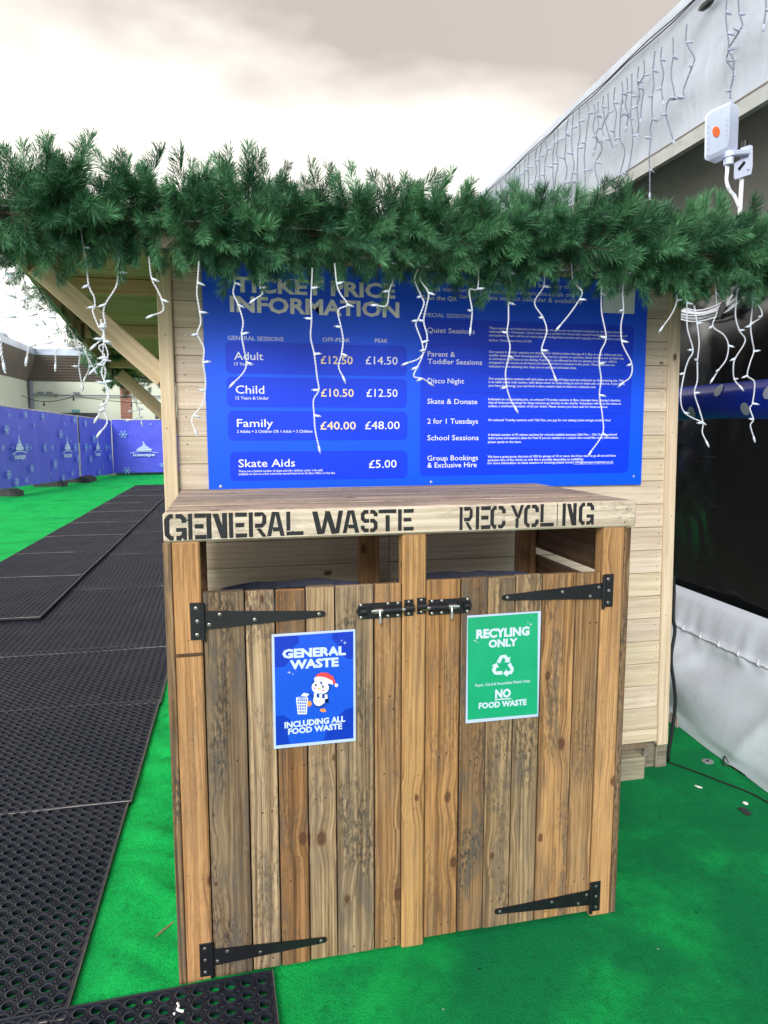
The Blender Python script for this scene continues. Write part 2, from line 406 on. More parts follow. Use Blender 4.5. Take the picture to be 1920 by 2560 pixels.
M['poster_text'] = plain('poster_text', (.56, .66, .82), .3, 0, .06, 60)
for n_, c_ in dict(red=(.72, .06, .07), navy=(.012, .045, .30), white=(.8, .84, .9), beak=(.62, .42, .14), orange_=(.86, .28, .06), pink=(.8, .25, .45), dark=(.02, .02, .06)).items():
    M['p_' + n_] = paint('print_' + n_.strip('_'), c_, .28)
# ---- marquee
def cloth(name, c, bumpd=.01, rough=.55, sc=3.0):
    k = NT(name); p = k.pos()
    mpn = k.n('ShaderNodeMapping'); mpn.inputs['Scale'].default_value = (1, 1, .25); k.t.links.new(p, mpn.inputs[0])
    a = k.noise(mpn.outputs[0], sc * 3, 3, .5, .8); b = k.noise(p, 45, 4, .7); d = k.noise(p, 3.5, 4, .7)
    col = k.mix(k.smooth(d, .45, .8), c, tuple(q * .78 for q in c))
    col = k.mix(k.math('MULTIPLY', k.smooth(b, .60, .8), .25), col, tuple(q * .5 for q in c))
    k.bump(a, .5, bumpd)
    return k.out(col, rough)
M['pvc_white'] = cloth('white_tarpaulin', (.50, .55, .63), .02)
M['pvc_skirt'] = cloth('white_skirt', (.68, .735, .83), .003, .45, 4)
M['pvc_grey'] = cloth('grey_lining', (.13, .125, .115), .02)
k = NT('black_vinyl'); p = k.pos(); a = k.noise(p, 5, 3, .5, 1.0); pass
k.bump(k.noise(p, 2.5, 2, .4, .6), .6, .05)
vm = k.n('ShaderNodeMapping'); vm.inputs['Rotation'].default_value = (.5, 0, 0); vm.inputs['Scale'].default_value = (1, 3, 40); k.t.links.new(p, vm.inputs[0])
scr = k.math('MULTIPLY', k.smooth(k.noise(vm.outputs[0], 3, 3, .6), .62, .70), k.smooth(k.noise(p, 2, 2), .45, .6))
M['vinyl'] = k.out(k.mix(k.math('MULTIPLY', scr, .6), (.007, .008, .010), (.06, .062, .065)), k.math('MULTIPLY_ADD', k.noise(p, 6, 3, .6), .25, .08), spec=.6)
M['band_blue'] = paint('band_blue', (.004, .03, .42), .22, coat=.3)
M['band_dot'] = paint('band_dot', (.38, .44, .55), .4)
M['alu'] = plain('aluminium', (.42, .44, .42), .5, .3, .15, 20)
# ---- far building and fence
M['render_wall'] = plain('cream_render', (.60, .64, .53), .9, 0, .06, 2)
M['fascia_brown'] = plain('brown_cladding', (.15, .125, .105), .85, 0, .15, 3)
M['flashing'] = plain('roof_flashing', (.40, .47, .58), .5, 0, .3, 4)
k = NT('brick'); br = k.n('ShaderNodeTexBrick'); br.inputs['Scale'].default_value = 4.4; k.put(br.inputs['Vector'], k.vec(*[k.n('ShaderNodeSeparateXYZ').outputs[0]] * 1, 0, 0)) if False else None
sx = k.n('ShaderNodeSeparateXYZ'); k.t.links.new(k.pos(), sx.inputs[0]); k.put(br.inputs['Vector'], k.vec(sx.outputs[0], sx.outputs[2]))
for nm_, cc in (('Color1', (.21, .075, .05, 1)), ('Color2', (.29, .12, .08, 1)), ('Mortar', (.34, .27, .23, 1))): br.inputs[nm_].default_value = cc
M['brick'] = k.out(br.outputs['Color'], .9)
M['pipe_grey'] = plain('grey_pipe', (.20, .23, .27), .6)
M['glass_dark'] = plain('dark_glass', (.03, .035, .045), .15)
M['teal'] = paint('teal_sign', (.12, .38, .40))
k = NT('banner_mesh'); p = k.pos(); k.bump(k.noise(p, 5, 3), .4, .03)
M['banner'] = k.out(k.mix(k.noise(p, 2.2, 3), (.05, .055, .62), (.10, .125, .82)), .6)
M['banner_print'] = paint('banner_print', (.50, .62, .82))
M['flake'] = paint('banner_flake', (.22, .40, .78))
M['foot'] = plain('recycled_foot', (.045, .047, .052), .9, 0, .3, 12, .002)
M['concrete'] = plain('concrete', (.20, .20, .19), .9, 0, .2, 6)
M['bark_twig'] = plain('twig', (.30, .22, .13), .8)
M['paper'] = plain('paper', (.78, .78, .76), .7)
M['tape'] = plain('black_tape', (.015, .016, .02), .5)

# ------------------------------------------------------------------ ground
def grid(xs, ys, zf_):
    vs_ = [(x, y, zf_(x, y)) for y in ys for x in xs]; nx = len(xs)
    fs = [[j * nx + i, j * nx + i + 1, (j + 1) * nx + i + 1, (j + 1) * nx + i] for j in range(len(ys) - 1) for i in range(nx - 1)]
    return vs_, fs
def sst(a, b, x): t = max(0, min(1, (x - a) / (b - a))); return t * t * (3 - 2 * t)
def carpet_z(x, y):
    w = sst(-.27, -.10, x) * (1 - sst(.03, .25, x)) * (1 - sst(2.0, 3.0, y)) * sst(-.3, .15, y)
    q = mnoise.noise(Vector((x * 2.0 - y * 1.0, y * 5.5 + x * 4.0, 0))) + .6 * mnoise.noise(Vector((x * 4 + 9, y * 11 + x * 6, 3)))
    z = w * (abs(q) ** .8) * .036
    z += .0015 * mnoise.noise(Vector((x * 1.5, y * 1.5, 7)))
    return z
mb = MB(); vs_, fs = grid([-200, -40, 0, 40, 200], [-200, -40, 0, 40, 300], lambda x, y: -.03)
mb.add(vs_, fs); tag(mb.build('ground', M['pale_concrete']), kind='structure')
xs = [-5.2 + .3 * i for i in range(11)] + [-1.9 + .024 * i for i in range(170)] + [2.3 + .15 * i for i in range(10)]
ys = [-2.6 + .024 * i for i in range(242)] + [3.3 + .5 * i for i in range(40)]
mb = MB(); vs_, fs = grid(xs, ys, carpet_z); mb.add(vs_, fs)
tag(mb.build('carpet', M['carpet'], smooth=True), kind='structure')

# ------------------------------------------------------------------ ring mats
def mat_mesh(nx, ny, wav, seed):
    p = .0405; t = .0165; mb = MB(); Lx, Ly = nx * p, ny * p; NS = 12
    def zz(x, y): return wav * (mnoise.noise(Vector((x * 2.2 + seed, y * 2.2, seed))) + .3 * mnoise.noise(Vector((x * 6 + seed, y * 6, 1))))
    def ring(cx, cy, r0, r1, z0, z1, ns, mi=0, squash=1.0):
        vs_ = []
        for k_ in range(ns):
            a = 2 * math.pi * k_ / ns + math.pi / ns
            ca, sa = math.cos(a), math.sin(a)
            vs_ += [(cx + r1 * ca, cy + r1 * sa * squash, z0), (cx + r1 * ca, cy + r1 * sa * squash, z1 - .001), (cx + r0 * ca, cy + r0 * sa * squash, z1), (cx + r0 * ca, cy + r0 * sa * squash, z0)]
        fs = []
        for k_ in range(ns):
            a = k_ * 4; b = ((k_ + 1) % ns) * 4
            fs += [[a, b, b + 1, a + 1], [a + 1, b + 1, b + 2, a + 2], [a + 2, b + 2, b + 3, a + 3]]
        mb.add(vs_, fs, None, (1, 1, 1, 1), mi)
    for j in range(ny):
        for i in range(nx):
            cx, cy = -Lx / 2 + (i + .5) * p, -Ly / 2 + (j + .5) * p; z = zz(cx, cy)
            edge = i in (0, nx - 1) or j in (0, ny - 1)
            ring(cx, cy, p * .345, p * .45, z, z + t, NS)
            # web plate between the rings, lower than the rims
            h = p / 2; r = p * .45; vs_ = []
            for k_ in range(NS):
                a = 2 * math.pi * k_ / NS + math.pi / NS; ca, sa = math.cos(a), math.sin(a); q = h / max(abs(ca), abs(sa))
                vs_ += [(cx + q * ca, cy + q * sa, z + t - .0045), (cx + r * ca, cy + r * sa, z + t - .0045)]
            mb.add(vs_, [[2 * k_, 2 * ((k_ + 1) % NS), 2 * ((k_ + 1) % NS) + 1, 2 * k_ + 1] for k_ in range(NS)])
            if i < nx - 1 and j < ny - 1:
                ring(cx + h, cy + h, p * .09, p * .15, z + t - .006, z + t + .0005, 8)
            # thin ribs linking the rims
            if i < nx - 1: mb.box(cx + h - .0012, cx + h + .0012, cy - h * .62, cy + h * .62, z + t - .006, z + t - .0012, 0, bev=0)
            if j < ny - 1: mb.box(cx - h * .62, cx + h * .62, cy + h - .0012, cy + h + .0012, z + t - .006, z + t - .0012, 0, bev=0)
    # border strip
    e = .009; n = 40
    loop = [(-Lx / 2 + Lx * i / n, -Ly / 2) for i in range(n)] + [(Lx / 2, -Ly / 2 + Ly * i / n) for i in range(n)] + [(Lx / 2 - Lx * i / n, Ly / 2) for i in range(n)] + [(-Lx / 2, Ly / 2 - Ly * i / n) for i in range(n)]
    vs_ = []
    for x, y in loop:
        ox = x + (e if x >= Lx / 2 - 1e-6 else -e if x <= -Lx / 2 + 1e-6 else 0); oy = y + (e if y >= Ly / 2 - 1e-6 else -e if y <= -Ly / 2 + 1e-6 else 0)
        z = zz(x, y)
        vs_ += [(ox, oy, z), (ox, oy, z + t - .002), (ox * .997, oy * .997, z + t), (x, y, z + t), (x, y, z)]
    N4 = len(loop); fs = []; fw = []
    for i in range(N4):
        a, b = i * 5, ((i + 1) % N4) * 5
        fs += [[a, b, b + 1, a + 1], [a + 2, b + 2, b + 3, a + 3], [a + 3, b + 3, b + 4, a + 4]]
        fw += [[a + 1, b + 1, b + 2, a + 2]]
    mb.add(vs_, fs); mb.add(vs_, fw, None, (1, 1, 1, 1), 1)
    return mb
def put_mat(proto, x0, x1, y0, y1, z, label, rz=0, tilt=0, group='rubber ring mats on the walkway'):
    o = proto if not proto.get('label') else copy_tree(proto)
    o.location = ((x0 + x1) / 2, (y0 + y1) / 2, z); o.rotation_euler = (tilt, 0, rz)
    return tag(o, label, 'floor mat', group)
def new_mat(nx, ny, wav, seed):
    o = mat_mesh(nx, ny, wav, seed).build('rubber_mat', [M['rubber'], M['rubber_edge_glint']]); return o
wide = new_mat(37, 25, .004, 1.0)
long_ = new_mat(24, 36, .004, 5.0)
front_mat = new_mat(37, 25, .0, 3.0)
put_mat(front_mat, -1.27, .247, -1.03, -.065, .003, 'black ring mat nearest the camera, across the front corner of the bin store', R(1.0))
ye = [-.03, .985, 2.0, 2.97, 3.93, 4.86, 5.76, 6.66, 7.52, 8.36, 9.3, 10.2, 11.1, 12.0, 12.9, 13.8, 14.7, 15.6]
ORD = ['first', 'second', 'third', 'fourth', 'fifth', 'sixth', 'seventh', 'eighth', 'ninth', 'tenth', 'eleventh', 'twelfth', 'thirteenth', 'fourteenth', 'fifteenth', 'sixteenth', 'seventeenth', 'eighteenth']
for i in range(len(ye) - 1):
    xr = (-.258, -.226, -.205, -.20, -.205)[min(i, 4)] + (.02 * (ye[i] - 4) if i > 4 else 0)
    xr = min(xr, -.06) if i < 4 else min(xr, 0.1)
    put_mat(wide, xr - 1.51, xr, ye[i] - .02, ye[i + 1] - .0, (.004 + .0025 * (i % 2)) if i else .001,
            ('black ring mat on green carpet, %s from the front beside the bin store' % ORD[i]), R((-1.3, -1.2, -.5)[i] if i < 3 else random.uniform(-.6, .6)), R(.25))
yb = [3.80, 5.31, 6.65, 7.92, 9.25, 10.6, 12.0, 13.4, 14.8]
for i, y in enumerate(yb):
    xl = -1.205 + .02 * (y - 3.8)
    put_mat(long_, xl - .975, xl, y, y + 1.43, .036 + .003 * (i % 2),
            'black ring mat lying lengthwise on top of the others, %s from the front' % ORD[i], R(random.uniform(-1.4, -.4)), R(-.2), 'lengthwise rubber mats by the banner fence')

# ------------------------------------------------------------------ bin store (timber cabinet)
LIDW, LIDD, LIDH, LIDT = 1.2682, .64, 1.2453, .0737
store = thing('bin_store', (.63, .3, 0), 'timber bin store with two plank doors and a weathered lid stencilled in black', 'bin store')
def tn(b, w=0.05, a=1.0):
    q = 1 + random.uniform(-w, w); return (b[0] * q, b[1] * q * random.uniform(.98, 1.02), b[2] * q * random.uniform(.96, 1.03), a)
for nm, x0, x1, ztop, tt in (('l', .018, .0835, LIDH - LIDT, (1.12, 1.0, .86, .35)), ('c', .5945, .6585, LIDH - LIDT, (1.12, 1.05, .86, .3)), ('r', 1.172, 1.2375, LIDH - LIDT, (1.16, 1.08, .95, .3))):
    m = MB(); m.box(x0, x1, -.003, .045, 0.0, ztop, 2, tt, .004); 
    if nm == 'l': m.box(x0 + .002, x1 - .001, -.0042, -.002, .884, .893, 0, (.20, .12, .08, 1), .0005)
    for _ in range(5):
        cx, cz = random.uniform(x0 + .01, x1 - .01), random.uniform(.05, 1.1); m.disc((cx, -.0028, cz), (0, -1, 0), .0016, .0004, 6, 1)
    m.build('front_post', [M['stud'], M['hole']], store)
for x0 in (.018, .588, 1.165):
    m = MB(); m.box(x0, x0 + .066, .55, .595, 0, LIDH - LIDT, 2, (.85, .75, .66, .4), .003); m.build('back_post', M['stud'], store)
# side boards: narrow edge batten facing the viewer and horizontal slats behind it
for sx_, xa, xb in ((-1, -.003, .0165), (1, 1.239, 1.257)):
    m = MB(); m.box(xa, xb, -.002, .03, .002, LIDH - LIDT - .001, 2, (.62, .56, .5, 1), .002); m.build('edge_batten', M['pallet'], store)
    m = MB(); z = .01
    while z < 1.08:
        m.box(xa + .001, xb - .001, .032, .60, z, z + .098, 1, tn((1, .95, .9), .15), .003); z += .098 + (.012 if z < .85 else .028)
    m.box(xa + .001, xb - .001, .032, .60, 1.108, 1.168, 1, tn((1, .95, .9), .15), .003)
    m.build('side_slats', M['slat'], store)
m = MB(); m.box(.0845, 1.171, .05, .09, .14, .18, 0, (.7, .65, .6, 1)); m.box(.0845, 1.171, .54, .549, .03, .9, 0, (.45, .45, .45, 1)); m.build('inner_rail', M['stud'], store)
# lid: planks behind a pale front board
m = MB(); lw = [.12, .125, .13, .12, .128]; y = .014; ztop = LIDH
for i, w_ in enumerate(lw):
    m.box(.004 + random.uniform(0, .004), LIDW - .004 - random.uniform(0, .006), y + .001, y + w_ - .0015, ztop - .021 - random.uniform(0, .002), ztop - random.uniform(0, .0025), 0, tn((1.05, 1, .97), .14), .003, jit=.0006); y += w_
lid = m.build('lid', M['lid'], store)
m = MB(); m.box(0, LIDW, -.0065, .0135, LIDH - LIDT, LIDH - .001, 0, (1, 1, 1, 1), .005, jit=.0005)
for cx, cz in ((1.236, 1.222), (1.232, 1.185), (.057, 1.225), (.31, 1.189)): m.disc((cx, -.0062, cz), (0, -1, 0), .0022, .0005, 7, 1)
fb = m.build('lid_front_board', [M['pale'], M['hole']], lid)
m = MB(); m.box(.02, .06, .02, .60, LIDH - .09, LIDH - .024, 1, (.8, .8, .8, 1)); m.box(1.19, 1.234, .02, .60, LIDH - .09, LIDH - .024, 1, (.8, .8, .8, 1)); m.build('lid_bearer', M['slat'], lid)

# stencil alphabet on a unit cell (x 0..1, y 0..1), strokes as quads with gaps
SW = .235
def V_(x, a=0., b=1.): return [(x, a), (x + SW, a), (x + SW, b), (x, b)]
def H_(y, a, b): return [(a, y), (b, y), (b, y + SW * .72), (a, y + SW * .72)]
def DG(x0, y0, x1, y1, w=SW): return [(x0, y0), (x0 + w, y0), (x1 + w, y1), (x1, y1)]
t_ = SW * .72
CBODY = [[(.22, 0), (.40, 0), (.40, t_), (.30, t_), (SW, .24), (SW, .76), (.30, 1 - t_), (.40, 1 - t_), (.40, 1), (.22, 1), (0, .80), (0, .20)]]
GLY = {
 'I': [V_(0)], 'E': [V_(0), H_(0, .36, 1), H_(.42, .36, .85), H_(1 - t_, .36, 1)], 'L': [V_(0, .2), H_(0, .0, 1)],
 'T': [H_(1 - t_, 0, 1), V_(.39, 0, .74)], 'N': [V_(0), V_(1 - SW), DG(.68, .02, .30, .98, .27)],
 'A': [DG(0, 0, .30, 1, .24), DG(.76, 0, .46, 1, .24), H_(.2, .34, .68)],
 'R': [V_(0), [(.34, 1 - t_), (.68, 1 - t_), (.76, .88), (.76, .62), (.68, .54), (.34, .54), (.34, .54 - t_), (.78, .54 - t_), (1, .55), (1, .85), (.80, 1), (.34, 1)], DG(.76, 0, .42, .34, .24)],
 'C': CBODY + [[(.52, 0), (.80, 0), (1, .18), (1, .34), (.77, .34), (.77, .24), (.70, t_), (.52, t_)], [(.52, 1), (.80, 1), (1, .82), (1, .66), (.77, .66), (.77, .76), (.70, 1 - t_), (.52, 1 - t_)]],
 'G': CBODY + [[(.52, 0), (.72, 0), (.80, .1), (.86, 0), (1, 0), (1, .47), (.52, .47), (.52, .32), (.77, .32), (.77, .24), (.70, t_), (.52, t_)], [(.52, 1), (.80, 1), (1, .82), (1, .66), (.77, .66), (.77, .76), (.70, 1 - t_), (.52, 1 - t_)]],
 'S': [[(.46, 1), (.20, 1), (0, .84), (0, .58), (.22, .42), (.5, .42), (.5, .6), (.30, .6), (.23, .66), (.23, .78), (.30, 1 - t_), (.46, 1 - t_)], [(.56, .6), (.80, .6), (1, .44), (1, .16), (.80, 0), (.56, 0), (.56, t_), (.70, t_), (.77, .22), (.77, .36), (.70, .42), (.56, .42)], [(.56, 1), (.80, 1), (1, .84), (1, .7), (.77, .7), (.77, .78), (.70, 1 - t_), (.56, 1 - t_)], [(.46, 0), (.20, 0), (0, .16), (0, .3), (.23, .3), (.23, .22), (.30, t_), (.46, t_)]],
 'Y': [DG(.39, .48, 0, 1, .24), DG(.46, .42, .76, 1, .24), V_(.37, 0, .42)],
 'W': [DG(.16, 0, 0, 1, .17), DG(.26, .02, .42, .96, .13), DG(.62, 0, .40, 1, .17), DG(.72, .02, .85, 1, .14)],
}
def stencil(m, ch, x0, x1, z0, z1, y):
    for i, poly in enumerate(GLY[ch]):
        pts = [(x0 + (x1 - x0) * a + random.uniform(-.0003, .0003), y - .00012 * i, z0 + (z1 - z0) * b + random.uniform(-.0003, .0003)) for a, b in poly]
        m.prism(pts, (0, .0006, 0))
yl = -.0068
def row(word, xs_, zfn, tops, bots, name):
    m = MB()
    for ch, (a, b), tp, bt in zip(word, xs_, tops, bots):
        p0 = at(*zfn(a, bt), yl); p1 = at(*zfn(b, tp), yl)
        stencil(m, ch, p0.x, p1.x, p0.z, p1.z, yl)
    o = m.build(name, M['ink'], lid); o['label'] = 'black stencilled words ' + ('GENERAL WASTE' if word[0] == 'G' else 'RECYCLING')
gx = [(80, 215), (230, 338), (345, 470), (485, 595), (610, 718), (722, 832), (845, 950), (1008, 1202), (1198, 1302), (1312, 1418), (1424, 1536), (1546, 1645)]
row('GENERALWASTE', gx, z1, [264 - a * .021 for a, b in gx], [432 - (a - 80) * .042 for a, b in gx], 'stencil_lettering')
rx = [(385, 472), (490, 588), (585, 686), (716, 804), (802, 902), (908, 1000), (1015, 1040), (1050, 1146), (1156, 1260)]
row('RECYCLING', rx, z2, [225 - (a - 385) * .036 for a, b in rx], [377 - (a - 385) * .042 for a, b in rx], 'stencil_lettering')

# doors with planks; tints follow the planks of the photograph
def screw(m, x, y, z, r=.0042, mi=1):
    m.disc((x, y, z), (0, -1, 0), r, .0016, 10, mi); m.disc((x, y - .0012, z), (0, -1, 0), r * .42, .0009, 6, 2)
def hinge(parent, xk, zc, dirx, droop, zs, label=None):
    """xk: knuckle x; strap runs dirx*0.305 ; zs: (root top, root bottom, tip top, tip bottom)"""
    m = MB(); y = -.0035; t = .0022
    xt = xk + dirx * .303
    def tip(zt, zb_): 
        c = (zt + zb_) / 2; r = (zt - zb_) / 2
        return [(xt - dirx * r * (1 - math.sin(a)), y - t, c + r * math.cos(a)) for a in (0, .5, 1.0, math.pi / 2, 2.1, 2.6, math.pi)]
    pts = [(xk, y - t, zs[1]), (xk, y - t, zs[0])] + tip(zs[2], zs[3]); m.prism(pts, (0, t, 0))
    pz0, pz1 = zc - .047, zc + .047; x0, x1 = sorted((xk, xk - dirx * .031)); m.box(x0, x1, y - t - .0002, y + .0004, pz0, pz1, 2, bev=.0008)
    m.tube([(xk, y - .004, pz0 - .004), (xk, y - .004, pz1 - .002)], .0048, 10)
    for dx, f in ((.014, .25), (.04, .8), (.125, .35), (.175, .62), (.287, .5)):
        u = dx / .303; top = zs[0] + (zs[2] - zs[0]) * u; bot = zs[1] + (zs[3] - zs[1]) * u
        if dx != .175: screw(m, xk + dirx * dx, y - t, bot + (top - bot) * (f if dirx > 0 else 1 - f))
    for q in (-.034, 0, .033): screw(m, xk - dirx * (.016 + random.uniform(-.002, .002)), y - t, zc + q)
    o = m.build('hinge', [M['black_iron'], M['screw'], M['hole']], parent)
    return o
def bolt(parent, fx, flip):
    """fx(u): u metres from the outer end of the plate towards the centre post"""
    m = MB(); z0, z1 = .953, .994; zc = (z0 + z1) / 2; y = -.0035
    xa, xb = fx(0), fx(.115); s_ = 1 if xb > xa else -1
    m.prism([(xa, y - .0018, z0 + .004), (xa - s_ * .006, y - .0018, zc), (xa, y - .0018, z1 - .004), (xa + s_ * .004, y - .0018, z1), (xb, y - .0018, z1), (xb, y - .0018, z0), (xa + s_ * .004, y - .0018, z0)], (0, .0018, 0))
    def barrel(u0, u1, r=.0088): m.tube([(fx(u0), y - .007, zc), (fx(u0) + s_ * .0008, y - .007, zc), (fx(u1), y - .007, zc)], [r * .9, r, r], 12)
    barrel(.002, .019); barrel(.062, .113)
    m.tube([(fx(.032), y - .007, zc), (fx(.138), y - .007, zc)], .0052, 10, mi=1)
    m.tube([(fx(.040), y - .007, zc), (fx(.062), y - .007, zc)], .0068, 10, mi=1)
    m.tube([(fx(.054), y - .009, zc + .003), (fx(.054), y - .0145, zc - .010), (fx(.054), y - .0155, zc - .030)], [.0036, .0036, .0042], 8, mi=1)
    m.box(min(fx(.028), fx(.034)), max(fx(.028), fx(.034)), y - .012, y - .001, zc + .004, zc + .012, bev=.001)
    for u, d in ((.006, .017), (.006, -.016), (.078, .017), (.078, -.016), (.105, .017), (.105, -.016)): screw(m, fx(u), y - .0016, zc + d, .0037, 2)
    m.build('bolt', [M['black_iron'], M['zinc'], M['screw'], M['hole']], parent) if False else m.build('bolt', [M['black_iron'], M['zinc'], M['screw']], parent)
def keep(x0, x1, dz, parent):
    m = MB(); z0, z1 = .954 + dz, .998 + dz; zc = (z0 + z1) / 2
    m.box(x0, x1, -.0055, -.0032, z0, z1, 2, bev=.0006); m.tube([(x0, -.0095, zc), (x1, -.0095, zc)], .0095, 12)
    screw(m, (x0 + x1) / 2, -.0052, z1 - .006, .0035); screw(m, (x0 + x1) / 2, -.0052, z0 + .006, .0035)
    m.build('bolt_keep', [M['black_iron'], M['screw'], M['hole']], parent)

def door(edges, zt, zb_, tints, holes, name_label):
    m = MB()
    for i in range(len(edges) - 1):
        a, b = edges[i], edges[i + 1]
        top = zt + random.uniform(-.003, .002); bot = zb_[i] + random.uniform(-.002, .002)
        yy = random.uniform(-.0015, .001)
        m.box(a + .0018, b - .0018, yy, .02, bot, top, 2, tints[i], .0022, jit=.0007)
        for hx, hz in holes:
            if a + .008 < hx < b - .008: m.disc((hx, yy + .0004, hz), (0, -1, 0), .0026, .0006, 7, 1)
    m.box(edges[0] + .004, edges[-1] - .004, .021, .035, .16, .25, 0, (.4, .36, .32, 1)); m.box(edges[0] + .004, edges[-1] - .004, .021, .035, .80, .9, 0, (.4, .36, .32, 1))
    o = m.build('door', [M['pallet'], M['hole']], store); o['label'] = name_label
    return o
LE = [.0855, .188, .263, .3405, .416, .5185, .5930]
lt = [(.56, .56, .58, 1.1), (1.08, 1.10, 1.14, .7), (.68, .50, .36, .6), (.98, .97, .96, .45), (.88, .91, .94, .9), (.98, .80, .62, .45)]
holesL = [(.135 + d, z) for z in (.60,) for d in (-.02, .025)] + [(.22, .45), (.245, .452), (.36, .47), (.385, .472), (.125, .12), (.155, .127), (.43, .60), (.48, .607), (.545, .52), (.57, .70), (.30, .565), (.33, .57), (.21, .03), (.24, .035), (.34, .05), (.46, .03), (.55, .03), (.575, .034), (.29, .25), (.53, .735), (.56, .737)]
dl = door(LE, 1.042, [.006, .007, .009, .008, .010, .009], lt, holesL, 'left plank door of grey-brown boards')
RE = [.6595, .7565, .8335, .9135, .992, 1.0935, 1.170]
rt = [(.92, .70, .47, .4), (.66, .56, .46, 1.1), (.80, .78, .72, .7), (.88, .88, .84, .8), (1.02, .82, .60, .7), (.92, .79, .63, .4)]
holesR = [(.70, .55), (.72, .56), (.79, .53), (.80, .55), (.865, .535), (.89, .538), (.935, .54), (.965, .543), (1.12, .53), (1.15, .535), (1.11, .58), (1.14, .90), (1.16, .90), (.86, .10), (.885, .103), (.94, .11), (.97, .112), (1.12, .12), (1.15, .123), (.69, .05), (.71, .052), (.73, .056), (1.03, .04), (.80, .30), (.88, .2), (.70, .75)]
dr = door(RE, 1.046, [.021, .021, .02, .02, .018, .016], rt, holesR, 'right plank door of warmer brown boards')
hinge(dl, .0865, .973, 1, 0, (.998, .951, .981, .966))
hinge(dl, .0815, .065, 1, 0, (.091, .045, .075, .059))
hinge(dr, 1.1745, .992, -1, 0, (1.015, .969, .996, .981))
hinge(dr, 1.1715, .066, -1, 0, (.088, .041, .076, .060))
bolt(dl, lambda u: .4765 + u, 1); bolt(dr, lambda u: .7795 - u, -1)
keep(.5985, .6235, .0, store); keep(.633, .6575, .003, store)

# bins with liners inside the store
for x0, x1, lab in ((.13, .55, 'dark tub with clear liner behind the left plank door'), (.70, 1.13, 'dark tub with clear liner behind the right plank door')):
    b = thing('waste_bin', ((x0 + x1) / 2, .28, 0), lab, 'bin', 'lined tubs inside the bin store')
    m = MB(); zt = .925
    pr = [(0.02, .0), (0.0, zt), (-.02, zt), (-.02, zt + .012), (.012, zt + .012), (.03, .03)]
    cx, cy, hx, hy = (x0 + x1) / 2, .29, (x1 - x0) / 2, .19
    vs_ = []; n = 20
    for (ins, z) in pr:
        for k_ in range(n):
            a = 2 * math.pi * k_ / n; ca, sa = math.cos(a), math.sin(a); q = 1 / (abs(ca) ** 5 + abs(sa) ** 5) ** .2
            vs_.append((cx + (hx - ins) * ca * q, cy + (hy - ins) * sa * q, max(z, .004)))
    fs = [[i * n + k_, i * n + (k_ + 1) % n, (i + 1) * n + (k_ + 1) % n, (i + 1) * n + k_] for i in range(len(pr) - 1) for k_ in range(n)] + [list(range(n))[::-1], [(len(pr) - 1) * n + k_ for k_ in range(n)]]
    m.add(vs_, fs); m.build('tub', M['tub'], b, True)
    m = MB(); vs_ = []; n = 60
    for j, (ins, z) in enumerate(((-.024, .87), (-.026, .92), (-.02, .952), (.002, .958), (.014, .90), (.02, .75))):
        for k_ in range(n):
            a = 2 * math.pi * k_ / n; ca, sa = math.cos(a), math.sin(a); q = 1 / (abs(ca) ** 5 + abs(sa) ** 5) ** .2
            w_ = mnoise.noise(Vector((k_ * .9, j * .8, x0 * 9))) * .007; wz = mnoise.noise(Vector((k_ * .31, x0 * 5, 1))) * .014 if 0 < j < 4 else 0
            vs_.append((cx + (hx - ins + w_) * ca * q, cy + (hy - ins + w_) * sa * q, z + wz))
    m.add(vs_, [[i * n + k_, i * n + (k_ + 1) % n, (i + 1) * n + (k_ + 1) % n, (i + 1) * n + k_] for i in range(5) for k_ in range(n)])
    m.build('liner', M['liner'], b, True)

# ------------------------------------------------------------------ posters on the doors
def poster(name, x0, x1, z0, z1, label, bg_mat, shear=.0):
    p = thing(name, ((x0 + x1) / 2, -.002, z0), label, 'poster')
    return p
def sheet_grid(m, x0, x1, z0, z1, y, curl, mi=0, n=12):
    vs_ = []; th = .0007
    for back in (0, 1):
        for j in range(n + 1):
            for i in range(n + 1):
                u, v = i / n, j / n
                vs_.append((x0 + (x1 - x0) * u, y - curl(u, v) + back * th, z0 + (z1 - z0) * v))
    N_ = (n + 1) * (n + 1); fs = []
    for j in range(n):
        for i in range(n):
            a = j * (n + 1) + i; q = [a, a + 1, a + n + 2, a + n + 1]; fs.append(q); fs.append([N_ + k_ for k_ in q[::-1]])
    rim = [i for i in range(n + 1)] + [j * (n + 1) + n for j in range(1, n + 1)] + [n * (n + 1) + i for i in range(n - 1, -1, -1)] + [j * (n + 1) for j in range(n - 1, 0, -1)]
    for k_ in range(len(rim)): a, b = rim[k_], rim[(k_ + 1) % len(rim)]; fs.append([b, a, N_ + a, N_ + b])
    m.add(vs_, fs, None, (1, 1, 1, 1), mi)
YP = -.0042
def zpt(x, y, lay): q = at(*zp(x, y), YP); return Vector((q.x, YP - .00012 * lay, q.z))
def flat(m, pts, lay, mi=0): m.prism([zpt(x, y, lay) for x, y in pts], (0, .0001, 0), mi=mi)
def ell(cx, cy, rx, ry, rot=0, n=18, a0=0, a1=2 * math.pi):
    c, s_ = math.cos(rot), math.sin(rot); out = []
    for k_ in range(n): 
        a = a0 + (a1 - a0) * k_ / (n - (0 if abs(a1 - a0 - 2 * math.pi) < 1e-6 else 1)); x, y = rx * math.cos(a), ry * math.sin(a); out.append((cx + x * c - y * s_, cy + x * s_ + y * c))
    return out
